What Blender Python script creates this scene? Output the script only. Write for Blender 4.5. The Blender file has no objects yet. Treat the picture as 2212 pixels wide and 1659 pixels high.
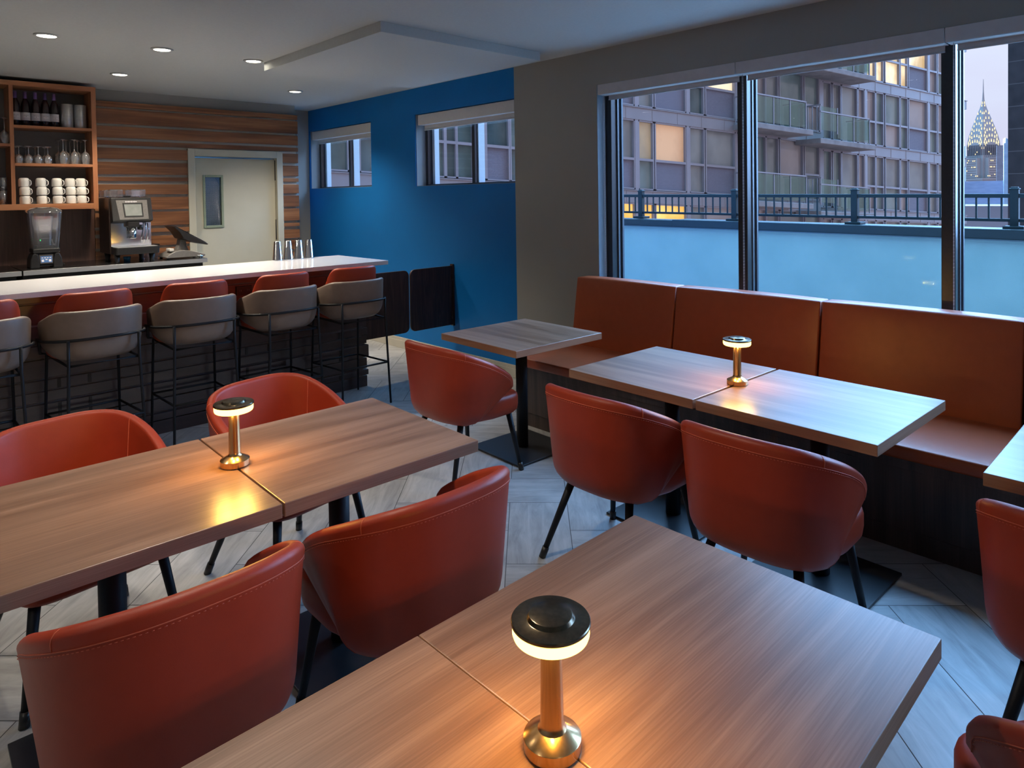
import bpy, bmesh, math, random
from mathutils import Vector, Matrix
random.seed(7)
S = bpy.context.scene
COL = S.collection
PI = math.pi
# ------------------------------------------------------------------ camera
cam_d = bpy.data.cameras.new('camera'); cam = bpy.data.objects.new('camera', cam_d); COL.objects.link(cam)
YAW, PITCH, ROLL, FOC, CX, CY = 0.760301592, -0.0210964404, -0.0146638888, 1466.6021, 1106.0, 454.586
fw = Vector((math.sin(YAW)*math.cos(PITCH), math.cos(YAW)*math.cos(PITCH), math.sin(PITCH)))
rt = Vector((math.cos(YAW), -math.sin(YAW), 0)); up = rt.cross(fw)
r2 = math.cos(ROLL)*rt + math.sin(ROLL)*up; u2 = -math.sin(ROLL)*rt + math.cos(ROLL)*up
M = Matrix((( r2.x, u2.x, -fw.x, 0), (r2.y, u2.y, -fw.y, 0), (r2.z, u2.z, -fw.z, 1.64), (0, 0, 0, 1)))
cam.matrix_world = M
cam_d.sensor_fit = 'HORIZONTAL'; cam_d.sensor_width = 36.0; cam_d.lens = FOC/2212*36
cam_d.shift_x = 0.0; cam_d.shift_y = (CY-829.5)/2212
cam_d.clip_start = 0.05; cam_d.clip_end = 4000
S.camera = cam
# ------------------------------------------------------------------ exposure
S.view_settings.view_transform = 'Standard'; S.view_settings.look = 'None'
S.view_settings.exposure = 0.0; S.view_settings.gamma = 1.0; S.view_settings.use_curve_mapping = False
# ------------------------------------------------------------------ dusk sky
W = bpy.data.worlds.new('dusk_sky'); S.world = W; W.use_nodes = True
nt = W.node_tree; nt.nodes.clear(); N = nt.nodes.new; Lk = nt.links.new
out = N('ShaderNodeOutputWorld'); bg = N('ShaderNodeBackground'); Lk(bg.outputs[0], out.inputs[0])
tc = N('ShaderNodeTexCoord'); sp = N('ShaderNodeSeparateXYZ'); Lk(tc.outputs['Generated'], sp.inputs[0])
rp = N('ShaderNodeValToRGB'); Lk(sp.outputs[2], rp.inputs[0])
e = rp.color_ramp.elements
SKY = [(0.0, (0.74, 0.74, 0.90)), (0.24, (0.88, 0.94, 1.1)), (0.38, (0.55, 1.4, 2.1)), (0.55, (0.45, 1.85, 2.9)), (1.0, (0.36, 1.75, 2.9))]
while len(e) < len(SKY): e.new(0.5)
for k, (p, c) in enumerate(SKY): e[k].position = p; e[k].color = (*c, 1)
cl = N('ShaderNodeTexNoise'); cl.inputs['Scale'].default_value = 3.2; cl.inputs['Detail'].default_value = 6
mp = N('ShaderNodeMapping'); mp.inputs['Scale'].default_value = (1, 1, 5); Lk(tc.outputs['Generated'], mp.inputs[0]); Lk(mp.outputs[0], cl.inputs['Vector'])
cr = N('ShaderNodeMapRange'); cr.inputs['From Min'].default_value = 0.4; cr.inputs['From Max'].default_value = 0.75; cr.inputs['To Min'].default_value = 0.0; cr.inputs['To Max'].default_value = 0.35
Lk(cl.outputs[0], cr.inputs[0])
mx = N('ShaderNodeMix'); mx.data_type = 'RGBA'; Lk(cr.outputs[0], mx.inputs[0]); Lk(rp.outputs[0], mx.inputs[6]); mx.inputs[7].default_value = (0.72, 0.66, 0.84, 1)
# rosy afterglow on the -Y side of the sky, opposite the apartment block
af = N('ShaderNodeMapRange'); af.inputs['From Min'].default_value = 0.0; af.inputs['From Max'].default_value = -0.7; af.inputs['To Min'].default_value = 0.0; af.inputs['To Max'].default_value = 0.9
Lk(sp.outputs[1], af.inputs[0])
mz = N('ShaderNodeMix'); mz.data_type = 'RGBA'; Lk(af.outputs[0], mz.inputs[0]); Lk(mx.outputs[2], mz.inputs[6]); mz.inputs[7].default_value = (0.80, 0.70, 0.80, 1)
Lk(mz.outputs[2], bg.inputs[0]); bg.inputs[1].default_value = 1.0

# broad soft light of the bright blue dusk sky beyond the windows
sd = bpy.data.lights.new('dusk_sky_light', 'SUN'); sd.energy = 31.0; sd.color = (0.27, 0.55, 1.0); sd.angle = math.radians(90)
so0 = bpy.data.objects.new('dusk_sky_light', sd); COL.objects.link(so0)
so0.rotation_euler = Vector((0.985*math.cos(math.radians(33)), 0.17*math.cos(math.radians(33)), math.sin(math.radians(33)))).to_track_quat('Z', 'Y').to_euler()

# ------------------------------------------------------------------ materials
def mat(name):
    m = bpy.data.materials.new(name); m.use_nodes = True
    return m, m.node_tree, m.node_tree.nodes['Principled BSDF']
def setb(b, col=None, rough=None, metal=None, **kw):
    if col is not None: b.inputs['Base Color'].default_value = (*col, 1)
    if rough is not None: b.inputs['Roughness'].default_value = rough
    if metal is not None: b.inputs['Metallic'].default_value = metal
    for k, v in kw.items(): b.inputs[k.replace('_', ' ')].default_value = v
def noise_mat(name, c1, c2, scale=40, rough=0.6, metal=0, bump=0.0, bscale=None, detail=4, stretch=(1, 1, 1), **kw):
    m, t, b = mat(name); n = t.nodes.new
    tc = n('ShaderNodeTexCoord'); mp = n('ShaderNodeMapping'); mp.inputs['Scale'].default_value = stretch
    t.links.new(tc.outputs['Object'], mp.inputs[0])
    no = n('ShaderNodeTexNoise'); no.inputs['Scale'].default_value = scale; no.inputs['Detail'].default_value = detail
    t.links.new(mp.outputs[0], no.inputs['Vector'])
    r = n('ShaderNodeValToRGB'); r.color_ramp.elements[0].position = 0.3; r.color_ramp.elements[1].position = 0.7
    r.color_ramp.elements[0].color = (*c1, 1); r.color_ramp.elements[1].color = (*c2, 1)
    t.links.new(no.outputs[0], r.inputs[0]); t.links.new(r.outputs[0], b.inputs['Base Color'])
    setb(b, None, rough, metal, **kw)
    if bump:
        n2 = n('ShaderNodeTexNoise'); n2.inputs['Scale'].default_value = bscale or scale; n2.inputs['Detail'].default_value = 3
        t.links.new(mp.outputs[0], n2.inputs['Vector'])
        bu = n('ShaderNodeBump'); bu.inputs['Strength'].default_value = bump; bu.inputs['Distance'].default_value = 0.002
        t.links.new(n2.outputs[0], bu.inputs['Height']); t.links.new(bu.outputs[0], b.inputs['Normal'])
    return m
def wood(name, dark, mid, light, axis=0, rough=0.4, ring=5.0, fine=220, coord='Object', contrast=1.0, spec=0.5, bump=0.12):
    m, t, b = mat(name); n = t.nodes.new; l = t.links.new
    tc = n('ShaderNodeTexCoord'); oi = n('ShaderNodeObjectInfo')
    add = n('ShaderNodeVectorMath'); add.operation = 'MULTIPLY_ADD'
    l(oi.outputs['Random'], add.inputs[0]); add.inputs[1].default_value = (9, 13, 7); l(tc.outputs[coord], add.inputs[2])
    mp = n('ShaderNodeMapping'); sc = [1.0, 1.0, 1.0]; sc[axis] = 0.09; mp.inputs['Scale'].default_value = sc
    l(add.outputs[0], mp.inputs[0])
    n1 = n('ShaderNodeTexNoise'); n1.inputs['Scale'].default_value = ring; n1.inputs['Detail'].default_value = 3; n1.inputs['Distortion'].default_value = 0.6
    l(mp.outputs[0], n1.inputs['Vector'])
    ml = n('ShaderNodeMath'); ml.operation = 'MULTIPLY'; ml.inputs[1].default_value = 9.0; l(n1.outputs[0], ml.inputs[0])
    fr = n('ShaderNodeMath'); fr.operation = 'PINGPONG'; fr.inputs[1].default_value = 1.0; l(ml.outputs[0], fr.inputs[0])
    mp2 = n('ShaderNodeMapping'); sc2 = [1.0, 1.0, 1.0]; sc2[axis] = 0.02; mp2.inputs['Scale'].default_value = sc2; l(add.outputs[0], mp2.inputs[0])
    n2 = n('ShaderNodeTexNoise'); n2.inputs['Scale'].default_value = fine; n2.inputs['Detail'].default_value = 2; l(mp2.outputs[0], n2.inputs['Vector'])
    mp3 = n('ShaderNodeMapping'); sc3 = [1.0, 1.0, 1.0]; sc3[axis] = 0.05; mp3.inputs['Scale'].default_value = sc3; l(add.outputs[0], mp3.inputs[0])
    n3 = n('ShaderNodeTexNoise'); n3.inputs['Scale'].default_value = ring*5; n3.inputs['Detail'].default_value = 3; l(mp3.outputs[0], n3.inputs['Vector'])
    a1 = n('ShaderNodeMath'); a1.operation = 'MULTIPLY'; a1.inputs[1].default_value = 0.27*contrast; l(fr.outputs[0], a1.inputs[0])
    a2 = n('ShaderNodeMath'); a2.operation = 'MULTIPLY_ADD'; a2.inputs[1].default_value = 0.5*contrast; l(n2.outputs[0], a2.inputs[0]); l(a1.outputs[0], a2.inputs[2])
    a3 = n('ShaderNodeMath'); a3.operation = 'MULTIPLY_ADD'; a3.inputs[1].default_value = 0.45*contrast; l(n3.outputs[0], a3.inputs[0]); l(a2.outputs[0], a3.inputs[2])
    mr = n('ShaderNodeMapRange'); mr.inputs['From Min'].default_value = 0.30*contrast; mr.inputs['From Max'].default_value = 0.86*contrast; l(a3.outputs[0], mr.inputs[0])
    r = n('ShaderNodeValToRGB'); r.color_ramp.elements.new(0.5)
    for k, c in enumerate((dark, mid, light)): r.color_ramp.elements[k].color = (*c, 1)
    l(mr.outputs[0], r.inputs[0]); l(r.outputs[0], b.inputs['Base Color'])
    bu = n('ShaderNodeBump'); bu.inputs['Strength'].default_value = bump; bu.inputs['Distance'].default_value = 0.001; l(n2.outputs[0], bu.inputs['Height']); l(bu.outputs[0], b.inputs['Normal'])
    setb(b, None, rough, 0, Specular_IOR_Level=spec)
    return m
def emit(name, col, s):
    m = bpy.data.materials.new(name); m.use_nodes = True; t = m.node_tree; t.nodes.clear()
    o = t.nodes.new('ShaderNodeOutputMaterial'); e = t.nodes.new('ShaderNodeEmission'); e.inputs[0].default_value = (*col, 1); e.inputs[1].default_value = s
    t.links.new(e.outputs[0], o.inputs[0]); return m
def glass(name, col=(1, 1, 1), alpha=0.12, rough=0.02, spec=0.5, haze=0.0):
    # thin clear pane: mostly transparent with a real gloss
    m = bpy.data.materials.new(name); m.use_nodes = True; t = m.node_tree; t.nodes.clear(); n = t.nodes.new
    o = n('ShaderNodeOutputMaterial'); tr = n('ShaderNodeBsdfTransparent'); tr.inputs[0].default_value = (*col, 1)
    g = n('ShaderNodeBsdfGlossy'); g.inputs[0].default_value = (1, 1, 1, 1); g.inputs['Roughness'].default_value = rough
    f = n('ShaderNodeFresnel'); f.inputs[0].default_value = 1.45
    ad = n('ShaderNodeMath'); ad.operation = 'MULTIPLY_ADD'; ad.inputs[1].default_value = spec*2; ad.inputs[2].default_value = alpha*0.3; t.links.new(f.outputs[0], ad.inputs[0])
    mx = n('ShaderNodeMixShader'); t.links.new(ad.outputs[0], mx.inputs[0]); t.links.new(g.outputs[0], mx.inputs[2])
    df = n('ShaderNodeBsdfDiffuse'); df.inputs[0].default_value = (.9, .9, .9, 1); m2 = n('ShaderNodeMixShader'); m2.inputs[0].default_value = haze; t.links.new(tr.outputs[0], m2.inputs[1]); t.links.new(df.outputs[0], m2.inputs[2]); t.links.new(m2.outputs[0], mx.inputs[1]); t.links.new(mx.outputs[0], o.inputs[0])
    return m
Mt = {}
Mt['ceiling'] = noise_mat('ceiling_paint', (0.49, 0.505, 0.49), (0.52, 0.535, 0.52), 60, 0.9, bump=0.05)
Mt['blue'] = noise_mat('blue_wall_paint', (0.002, 0.132, 0.40), (0.0025, 0.140, 0.42), 3, 0.55, bump=0.05, bscale=200, Specular_IOR_Level=0.25)
Mt['grey'] = noise_mat('grey_wall_paint', (0.28, 0.272, 0.25), (0.295, 0.285, 0.262), 3, 0.7, bump=0.05, bscale=200)
Mt['darkgrey'] = noise_mat('header_paint', (0.10, 0.10, 0.095), (0.11, 0.11, 0.105), 3, 0.7)
Mt['pale'] = noise_mat('back_room_paint', (0.5, 0.47, 0.4), (0.54, 0.5, 0.43), 4, 0.8)
Mt['white'] = noise_mat('white_paint', (0.62, 0.62, 0.6), (0.66, 0.66, 0.64), 5, 0.6)
Mt['cream'] = noise_mat('cream_door_paint', (0.50, 0.47, 0.36), (0.53, 0.50, 0.39), 5, 0.5)
Mt['basetrim'] = noise_mat('baseboard_paint', (0.42, 0.39, 0.33), (0.46, 0.43, 0.36), 8, 0.5)
Mt['table'] = wood('table_laminate', (0.125, 0.057, 0.030), (0.235, 0.122, 0.072), (0.37, 0.215, 0.14), 0, 0.32, ring=4.0, fine=260, spec=0.85)
Mt['table_edge'] = wood('table_edge_band', (0.24, 0.125, 0.075), (0.33, 0.18, 0.11), (0.42, 0.25, 0.16), 0, 0.4, ring=5, fine=300)
Mt['table_edge_y'] = wood('table_edge_band_end', (0.24, 0.125, 0.075), (0.33, 0.18, 0.11), (0.42, 0.25, 0.16), 1, 0.4, ring=5, fine=300)
Mt['slat'] = wood('walnut_slat', (0.10, 0.036, 0.013), (0.205, 0.080, 0.030), (0.35, 0.155, 0.065), 0, 0.38, ring=4.0, fine=160, coord='Object')
Mt['shelf'] = wood('cherry_shelf_edge', (0.24, 0.085, 0.035), (0.36, 0.14, 0.06), (0.46, 0.20, 0.09), 0, 0.4, ring=7, fine=200)
Mt['shelf_v'] = wood('cherry_shelf_upright', (0.24, 0.085, 0.035), (0.36, 0.14, 0.06), (0.46, 0.20, 0.09), 2, 0.4, ring=7, fine=200)
Mt['panel_v'] = wood('brown_wall_panel', (0.045, 0.022, 0.016), (0.085, 0.042, 0.03), (0.13, 0.07, 0.05), 2, 0.35, ring=6, fine=200)
Mt['barwood'] = wood('dark_bar_plank', (0.020, 0.012, 0.013), (0.032, 0.019, 0.020), (0.050, 0.030, 0.030), 0, 0.28, ring=6, fine=220, spec=1.0, bump=0.05)
Mt['doorwood'] = wood('dark_gate_veneer', (0.020, 0.009, 0.008), (0.040, 0.018, 0.015), (0.075, 0.036, 0.03), 2, 0.38, ring=14, fine=260)
Mt['plinth'] = wood('dark_plinth_wood', (0.030, 0.019, 0.016), (0.055, 0.036, 0.03), (0.09, 0.06, 0.048), 2, 0.45, ring=5, fine=180)
Mt['leather'] = noise_mat('orange_leather', (0.335, 0.037, 0.0125), (0.36, 0.041, 0.014), 25, 0.42, bump=0.2, bscale=900, Specular_IOR_Level=0.4)
Mt['bench'] = noise_mat('rust_bench_vinyl', (0.33, 0.062, 0.016), (0.36, 0.070, 0.019), 20, 0.36, bump=0.3, bscale=500)
Mt['thread'] = noise_mat('orange_thread', (0.58, 0.12, 0.06), (0.64, 0.15, 0.08), 90, 0.6)
Mt['taupe'] = noise_mat('taupe_leather', (0.185, 0.135, 0.105), (0.205, 0.150, 0.118), 25, 0.42, bump=0.25, bscale=700)
Mt['blackmetal'] = noise_mat('black_powder_coat', (0.007, 0.0075, 0.010), (0.010, 0.011, 0.014), 300, 0.5, bump=0.15, bscale=600, Specular_IOR_Level=0.3)
Mt['plate'] = noise_mat('charcoal_base_plate', (0.020, 0.022, 0.026), (0.026, 0.028, 0.032), 200, 0.30, bump=0.1, bscale=500)
Mt['brass'] = noise_mat('brushed_brass', (0.62, 0.38, 0.17), (0.72, 0.46, 0.22), 180, 0.24, 1.0, stretch=(1, 1, 0.05))
Mt['brasscap'] = noise_mat('brushed_bronze_cap', (0.17, 0.13, 0.085), (0.24, 0.185, 0.12), 120, 0.25, 1.0)
Mt['glow'] = emit('warm_diffuser', (1.0, 0.65, 0.13), 6.5)
Mt['quartz'] = noise_mat('white_quartz', (0.60, 0.59, 0.61), (0.66, 0.65, 0.66), 260, 0.12)
Mt['steel'] = noise_mat('stainless_steel', (0.50, 0.50, 0.50), (0.60, 0.60, 0.60), 90, 0.32, 0.7, stretch=(0.05, 1, 1))
Mt['chrome'] = noise_mat('polished_steel', (0.75, 0.75, 0.76), (0.8, 0.8, 0.8), 60, 0.08, 1.0)
Mt['black'] = noise_mat('black_plastic', (0.014, 0.013, 0.013), (0.02, 0.019, 0.018), 60, 0.35)
Mt['darkbrown'] = noise_mat('dark_machine_side', (0.022, 0.013, 0.010), (0.03, 0.018, 0.014), 30, 0.35)
Mt['greyplastic'] = noise_mat('grey_plastic', (0.14, 0.13, 0.12), (0.17, 0.16, 0.15), 60, 0.42)
Mt['screen'] = noise_mat('dull_screen', (0.20, 0.215, 0.20), (0.25, 0.26, 0.245), 20, 0.3)
Mt['porcelain'] = noise_mat('white_porcelain', (0.78, 0.75, 0.69), (0.80, 0.77, 0.71), 30, 0.22)
Mt['glass'] = glass('clear_glass', (0.96, 0.96, 0.96), 0.35, 0.06, 1.3, 0.16)
Mt['pane'] = glass('window_glass', (0.95, 0.97, 1.0), 0.0, 0.0, 0.025)
Mt['plasticclear'] = glass('clear_plastic', (0.84, 0.82, 0.86), 0.3, 0.05, 0.9, 0.06)
Mt['bottle'] = noise_mat('dark_wine_glass', (0.010, 0.004, 0.006), (0.018, 0.006, 0.008), 20, 0.06)
Mt['foil'] = noise_mat('purple_foil', (0.10, 0.06, 0.20), (0.13, 0.08, 0.25), 40, 0.35)
Mt['paper'] = noise_mat('white_paper_label', (0.66, 0.64, 0.66), (0.7, 0.68, 0.7), 40, 0.7)
Mt['ink'] = noise_mat('grey_ink', (0.18, 0.17, 0.2), (0.22, 0.21, 0.24), 40, 0.6)
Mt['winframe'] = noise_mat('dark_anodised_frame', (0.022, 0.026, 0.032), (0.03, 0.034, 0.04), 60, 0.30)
Mt['winframe_lit'] = noise_mat('lit_edge_frame', (0.09, 0.115, 0.14), (0.11, 0.135, 0.16), 60, 0.35)  # lighter copy of the frame colour, light on the edges painted in
Mt['blind'] = noise_mat('white_blind_fabric', (0.56, 0.54, 0.52), (0.60, 0.58, 0.56), 90, 0.75)
Mt['valance'] = noise_mat('grey_valance', (0.50, 0.48, 0.49), (0.54, 0.52, 0.53), 20, 0.6)
Mt['lamp_on'] = emit('downlight_diffuser', (1.0, 0.92, 0.76), 14.0)
Mt['lamp_trim'] = noise_mat('white_lamp_trim', (0.45, 0.45, 0.43), (0.48, 0.48, 0.46), 30, 0.45)

# ------------------------------------------------------------------ mesh helpers
def newbm(): return bmesh.new()
def box(bm, x0, x1, y0, y1, z0, z1, mi=0):
    v = [bm.verts.new((x, y, z)) for z in (z0, z1) for x, y in ((x0, y0), (x1, y0), (x1, y1), (x0, y1))]
    for f in ((0, 3, 2, 1), (4, 5, 6, 7), (0, 1, 5, 4), (1, 2, 6, 5), (2, 3, 7, 6), (3, 0, 4, 7)):
        fa = bm.faces.new([v[i] for i in f]); fa.material_index = mi
def lathe(bm, prof, seg=32, cx=0, cy=0, cz=0, close=True, mi=0, smooth=True):
    rings = []
    for r, z in prof:
        if r < 1e-6: rings.append([bm.verts.new((cx, cy, cz+z))])
        else: rings.append([bm.verts.new((cx+r*math.cos(2*PI*k/seg), cy+r*math.sin(2*PI*k/seg), cz+z)) for k in range(seg)])
    for a, b in zip(rings, rings[1:]):
        for k in range(seg):
            k2 = (k+1) % seg
            if len(a) == 1 and len(b) == 1: continue
            if len(a) == 1: f = bm.faces.new((a[0], b[k2], b[k]))
            elif len(b) == 1: f = bm.faces.new((a[k], a[k2], b[0]))
            else: f = bm.faces.new((a[k], a[k2], b[k2], b[k]))
            f.material_index = mi; f.smooth = smooth
def tube(bm, pts, r, seg=10, closed=False, r2=None, mi=0):
    pts = [Vector(p) for p in pts]; n = len(pts); rings = []
    prev = None
    for i, p in enumerate(pts):
        if closed: d = (pts[(i+1) % n]-pts[i-1])
        else: d = (pts[min(i+1, n-1)]-pts[max(i-1, 0)])
        d.normalize()
        if prev is None:
            ref = Vector((0, 0, 1)) if abs(d.z) < 0.9 else Vector((1, 0, 0))
            a = d.cross(ref).normalized()
        else: a = (prev - d*prev.dot(d)).normalized()
        prev = a; b = d.cross(a)
        rr = r if r2 is None else r + (r2-r)*i/(n-1)
        rings.append([bm.verts.new(p + a*rr*math.cos(2*PI*k/seg) + b*rr*math.sin(2*PI*k/seg)) for k in range(seg)])
    m = n if closed else n-1
    for i in range(m):
        A, B = rings[i], rings[(i+1) % n]
        for k in range(seg):
            f = bm.faces.new((A[k], A[(k+1) % seg], B[(k+1) % seg], B[k])); f.smooth = True; f.material_index = mi
    if not closed:
        bm.faces.new(rings[0][::-1]).material_index = mi; bm.faces.new(rings[-1]).material_index = mi
def prism(bm, poly, axis, a0, a1, mi=0, smooth=False):
    def P(u, v, w): return (w, u, v) if axis == 0 else (u, w, v) if axis == 1 else (u, v, w)
    A = [bm.verts.new(P(u, v, a0)) for u, v in poly]; B = [bm.verts.new(P(u, v, a1)) for u, v in poly]
    n = len(poly)
    for k in range(n):
        f = bm.faces.new((A[k], A[(k+1) % n], B[(k+1) % n], B[k])); f.material_index = mi; f.smooth = smooth
    bm.faces.new(A[::-1]).material_index = mi; bm.faces.new(B).material_index = mi
def roundrect(x0, x1, y0, y1, r, n=5):
    p = []
    for cx, cy, a in ((x1-r, y1-r, 0), (x0+r, y1-r, PI/2), (x0+r, y0+r, PI), (x1-r, y0+r, 1.5*PI)):
        for k in range(n+1): t = a+PI/2*k/n; p.append((cx+r*math.cos(t), cy+r*math.sin(t)))
    return p
def obj(name, bm, m, parent=None, bevel=0, bseg=2, sub=0, loc=None, rz=0, solid=None):
    bmesh.ops.recalc_face_normals(bm, faces=bm.faces)
    me = bpy.data.meshes.new(name); bm.to_mesh(me); bm.free()
    for x in (m if isinstance(m, (list, tuple)) else [m]): me.materials.append(Mt[x] if isinstance(x, str) else x)
    o = bpy.data.objects.new(name, me); COL.objects.link(o)
    if parent: o.parent = parent
    if loc: o.location = loc
    if rz: o.rotation_euler = (0, 0, rz)
    if solid:
        s = o.modifiers.new('solid', 'SOLIDIFY'); s.thickness = solid; s.offset = -1
    if bevel:
        b = o.modifiers.new('bevel', 'BEVEL'); b.width = bevel; b.segments = bseg; b.limit_method = 'ANGLE'; b.angle_limit = 0.6
        b.harden_normals = False
    if sub:
        s = o.modifiers.new('sub', 'SUBSURF'); s.levels = sub; s.render_levels = sub
        for p in me.polygons: p.use_smooth = True
    return o
def tag(o, label=None, cat=None, group=None, kind=None):
    if label: o['label'] = label
    if cat: o['category'] = cat
    if group: o['group'] = group
    if kind: o['kind'] = kind
    return o
def thing(name, label, cat, loc=(0, 0, 0), rz=0, group=None):
    o = bpy.data.objects.new(name, None); COL.objects.link(o); o.empty_display_size = 0.1
    o.location = loc; o.rotation_euler = (0, 0, rz)
    return tag(o, label, cat, group)
KIDS = {}
def dup(root, loc, rz=0, label=None, group=None):
    r = root.copy(); COL.objects.link(r); r.location = loc; r.rotation_euler = (0, 0, rz)
    if label: r['label'] = label
    if group: r['group'] = group
    def rec(src, dst):
        for ch in list(src.children):
            c = ch.copy(); COL.objects.link(c); c.parent = dst; c.matrix_parent_inverse = ch.matrix_parent_inverse.copy(); rec(ch, c)
    rec(root, r)
    return r
def struct(name, bm, m, parent=None, **kw):
    o = obj(name, bm, m, parent, **kw)
    if not parent: o['kind'] = 'structure'
    return o
def arealight(name, loc, size, power, col, rot=(0, 0, 0), parent=None, spread=None, shape='DISK'):
    l = bpy.data.lights.new(name, 'AREA'); l.shape = shape; l.size = size; l.energy = power; l.color = col
    if spread: l.spread = spread
    o = bpy.data.objects.new(name, l); COL.objects.link(o); o.location = loc; o.rotation_euler = rot
    if parent: o.parent = parent
    return o
#%%ROOM
# ================================================================== ROOM
XW, YB, ZC = 4.21, 7.868, 2.788
X0, Y0 = -3.6, -4.2
# floor: staggered two-to-one stone planks on a grout bed
def floor_tiles():
    bm = newbm(); uv = bm.loops.layers.uv.new('grain'); ca = bm.loops.layers.color.new('tone')
    w = 0.3045; g = 0.0017; r0 = 3.6-w; t0 = 0.18-w; s2 = math.sqrt(0.5)
    rnd = random.Random(3)
    for i in range(-45, 46):
        for j in range(-45, 46):
            k = (i-j+2) % 4
            if k == 0: a0, a1, b0, b1, hor = i, i+2, j, j+1, True
            elif k == 3: a0, a1, b0, b1, hor = i, i+1, j, j+2, False
            else: continue
            t_0, t_1, r_0, r_1 = t0+a0*w+g, t0+a1*w-g, r0+b0*w+g, r0+b1*w-g
            cs = [((r+t)*s2, (r-t)*s2) for t, r in ((t_0, r_0), (t_1, r_0), (t_1, r_1), (t_0, r_1))]
            if max(c[0] for c in cs) < X0 or min(c[0] for c in cs) > XW+0.05 or max(c[1] for c in cs) < Y0 or min(c[1] for c in cs) > 8.4: continue
            f = bm.faces.new([bm.verts.new((x, y, 0)) for x, y in cs])
            ox, oy, tone = rnd.random()*20, rnd.random()*20, rnd.random()
            uvs = ((0, 0), (2*w, 0), (2*w, w), (0, w)) if hor else ((0, w), (0, 0), (2*w, 0), (2*w, w))
            for lp, (u, v) in zip(f.loops, uvs): lp[uv].uv = (u+ox, v+oy); lp[ca] = (tone, tone, tone, 1)
            if f.normal.z < 0: pass
    for co, no in (((XW+.04, 0, 0), (1, 0, 0)), ((X0, 0, 0), (-1, 0, 0)), ((0, 8.3, 0), (0, 1, 0)), ((0, Y0, 0), (0, -1, 0))):
        bmesh.ops.bisect_plane(bm, geom=bm.verts[:]+bm.edges[:]+bm.faces[:], plane_co=co, plane_no=no, clear_outer=True)
    gf = bm.faces.new([bm.verts.new(p) for p in ((X0, Y0, -.0012), (XW+.04, Y0, -.0012), (XW+.04, 8.3, -.0012), (X0, 8.3, -.0012))])
    gf.material_index = 1
    return bm
m, t, b = mat('stone_plank_tile'); n = t.nodes.new; l = t.links.new
uvn = n('ShaderNodeUVMap'); uvn.uv_map = 'grain'; at_ = n('ShaderNodeVertexColor'); at_.layer_name = 'tone'
mp = n('ShaderNodeMapping'); mp.inputs['Scale'].default_value = (1.0, 6.0, 1); l(uvn.outputs[0], mp.inputs[0])
n1 = n('ShaderNodeTexNoise'); n1.inputs['Scale'].default_value = 3.2; n1.inputs['Detail'].default_value = 8; n1.inputs['Roughness'].default_value = 0.65; n1.inputs['Distortion'].default_value = 0.8; l(mp.outputs[0], n1.inputs['Vector'])
n2 = n('ShaderNodeTexNoise'); n2.inputs['Scale'].default_value = 4.0; n2.inputs['Detail'].default_value = 3; l(uvn.outputs[0], n2.inputs['Vector'])
a1 = n('ShaderNodeMath'); a1.operation = 'MULTIPLY_ADD'; a1.inputs[1].default_value = 0.5; l(n2.outputs[0], a1.inputs[0]); l(n1.outputs[0], a1.inputs[2])
a2 = n('ShaderNodeMath'); a2.operation = 'MULTIPLY_ADD'; a2.inputs[1].default_value = 0.16; l(at_.outputs[0], a2.inputs[0]); l(a1.outputs[0], a2.inputs[2])
mr = n('ShaderNodeMapRange'); mr.inputs['From Min'].default_value = 0.52; mr.inputs['From Max'].default_value = 1.08; l(a2.outputs[0], mr.inputs[0])
r = n('ShaderNodeValToRGB'); r.color_ramp.elements.new(0.5)
for k, c in enumerate(((0.23, 0.225, 0.22), (0.37, 0.365, 0.355), (0.50, 0.49, 0.475))): r.color_ramp.elements[k].color = (*c, 1)
l(mr.outputs[0], r.inputs[0]); l(r.outputs[0], b.inputs['Base Color']); setb(b, None, 0.36, 0)
bu = n('ShaderNodeBump'); bu.inputs['Strength'].default_value = 0.15; bu.inputs['Distance'].default_value = 0.002; l(n1.outputs[0], bu.inputs['Height']); l(bu.outputs[0], b.inputs['Normal'])
Mt['tile'] = m
Mt['grout'] = noise_mat('dark_grout', (0.07, 0.07, 0.07), (0.09, 0.09, 0.09), 100, 0.9)
struct('floor', floor_tiles(), ['tile', 'grout'])
bm = newbm(); box(bm, X0, XW+.2, Y0, 8.45, ZC, ZC+.1); struct('ceiling', bm, 'ceiling')
# dropped ceiling slab (soffit) over the bar end
bm = newbm(); box(bm, 2.445, 3.93, 3.78, 5.56, ZC-.07, ZC); struct('trim_1', bm, 'ceiling', bevel=.002)
# window wall: openings (y0, y1, z0, z1)
BW = [(6.755, 8.228, 1.772, 2.518), (4.378, 5.892, 1.757, 2.512)]
BIGY0, BIGY1, BIGZ = -2.6, 3.436, 2.508
T = 0.26
def wall_x(x0, x1, y0, y1, openings, z0=0, z1=ZC):
    bm = newbm(); ys = sorted({y0, y1, *[o[0] for o in openings], *[o[1] for o in openings]})
    ys = [y for y in ys if y0 <= y <= y1]
    for a, b_ in zip(ys, ys[1:]):
        op = [o for o in openings if o[0] <= a and o[1] >= b_]
        if not op: box(bm, x0, x1, a, b_, z0, z1)
        else:
            o = op[0]
            if o[2] > z0: box(bm, x0, x1, a, b_, z0, o[2])
            if o[3] < z1: box(bm, x0, x1, a, b_, o[3], z1)
    bmesh.ops.remove_doubles(bm, verts=bm.verts, dist=1e-5)
    return bm
struct('wall_right_blue', wall_x(XW, XW+T, 4.378, 8.262, BW), 'blue')
struct('wall_right', wall_x(XW, XW+T, Y0, 4.378, [(BIGY0, BIGY1, 0.30, BIGZ)]), 'grey')
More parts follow.
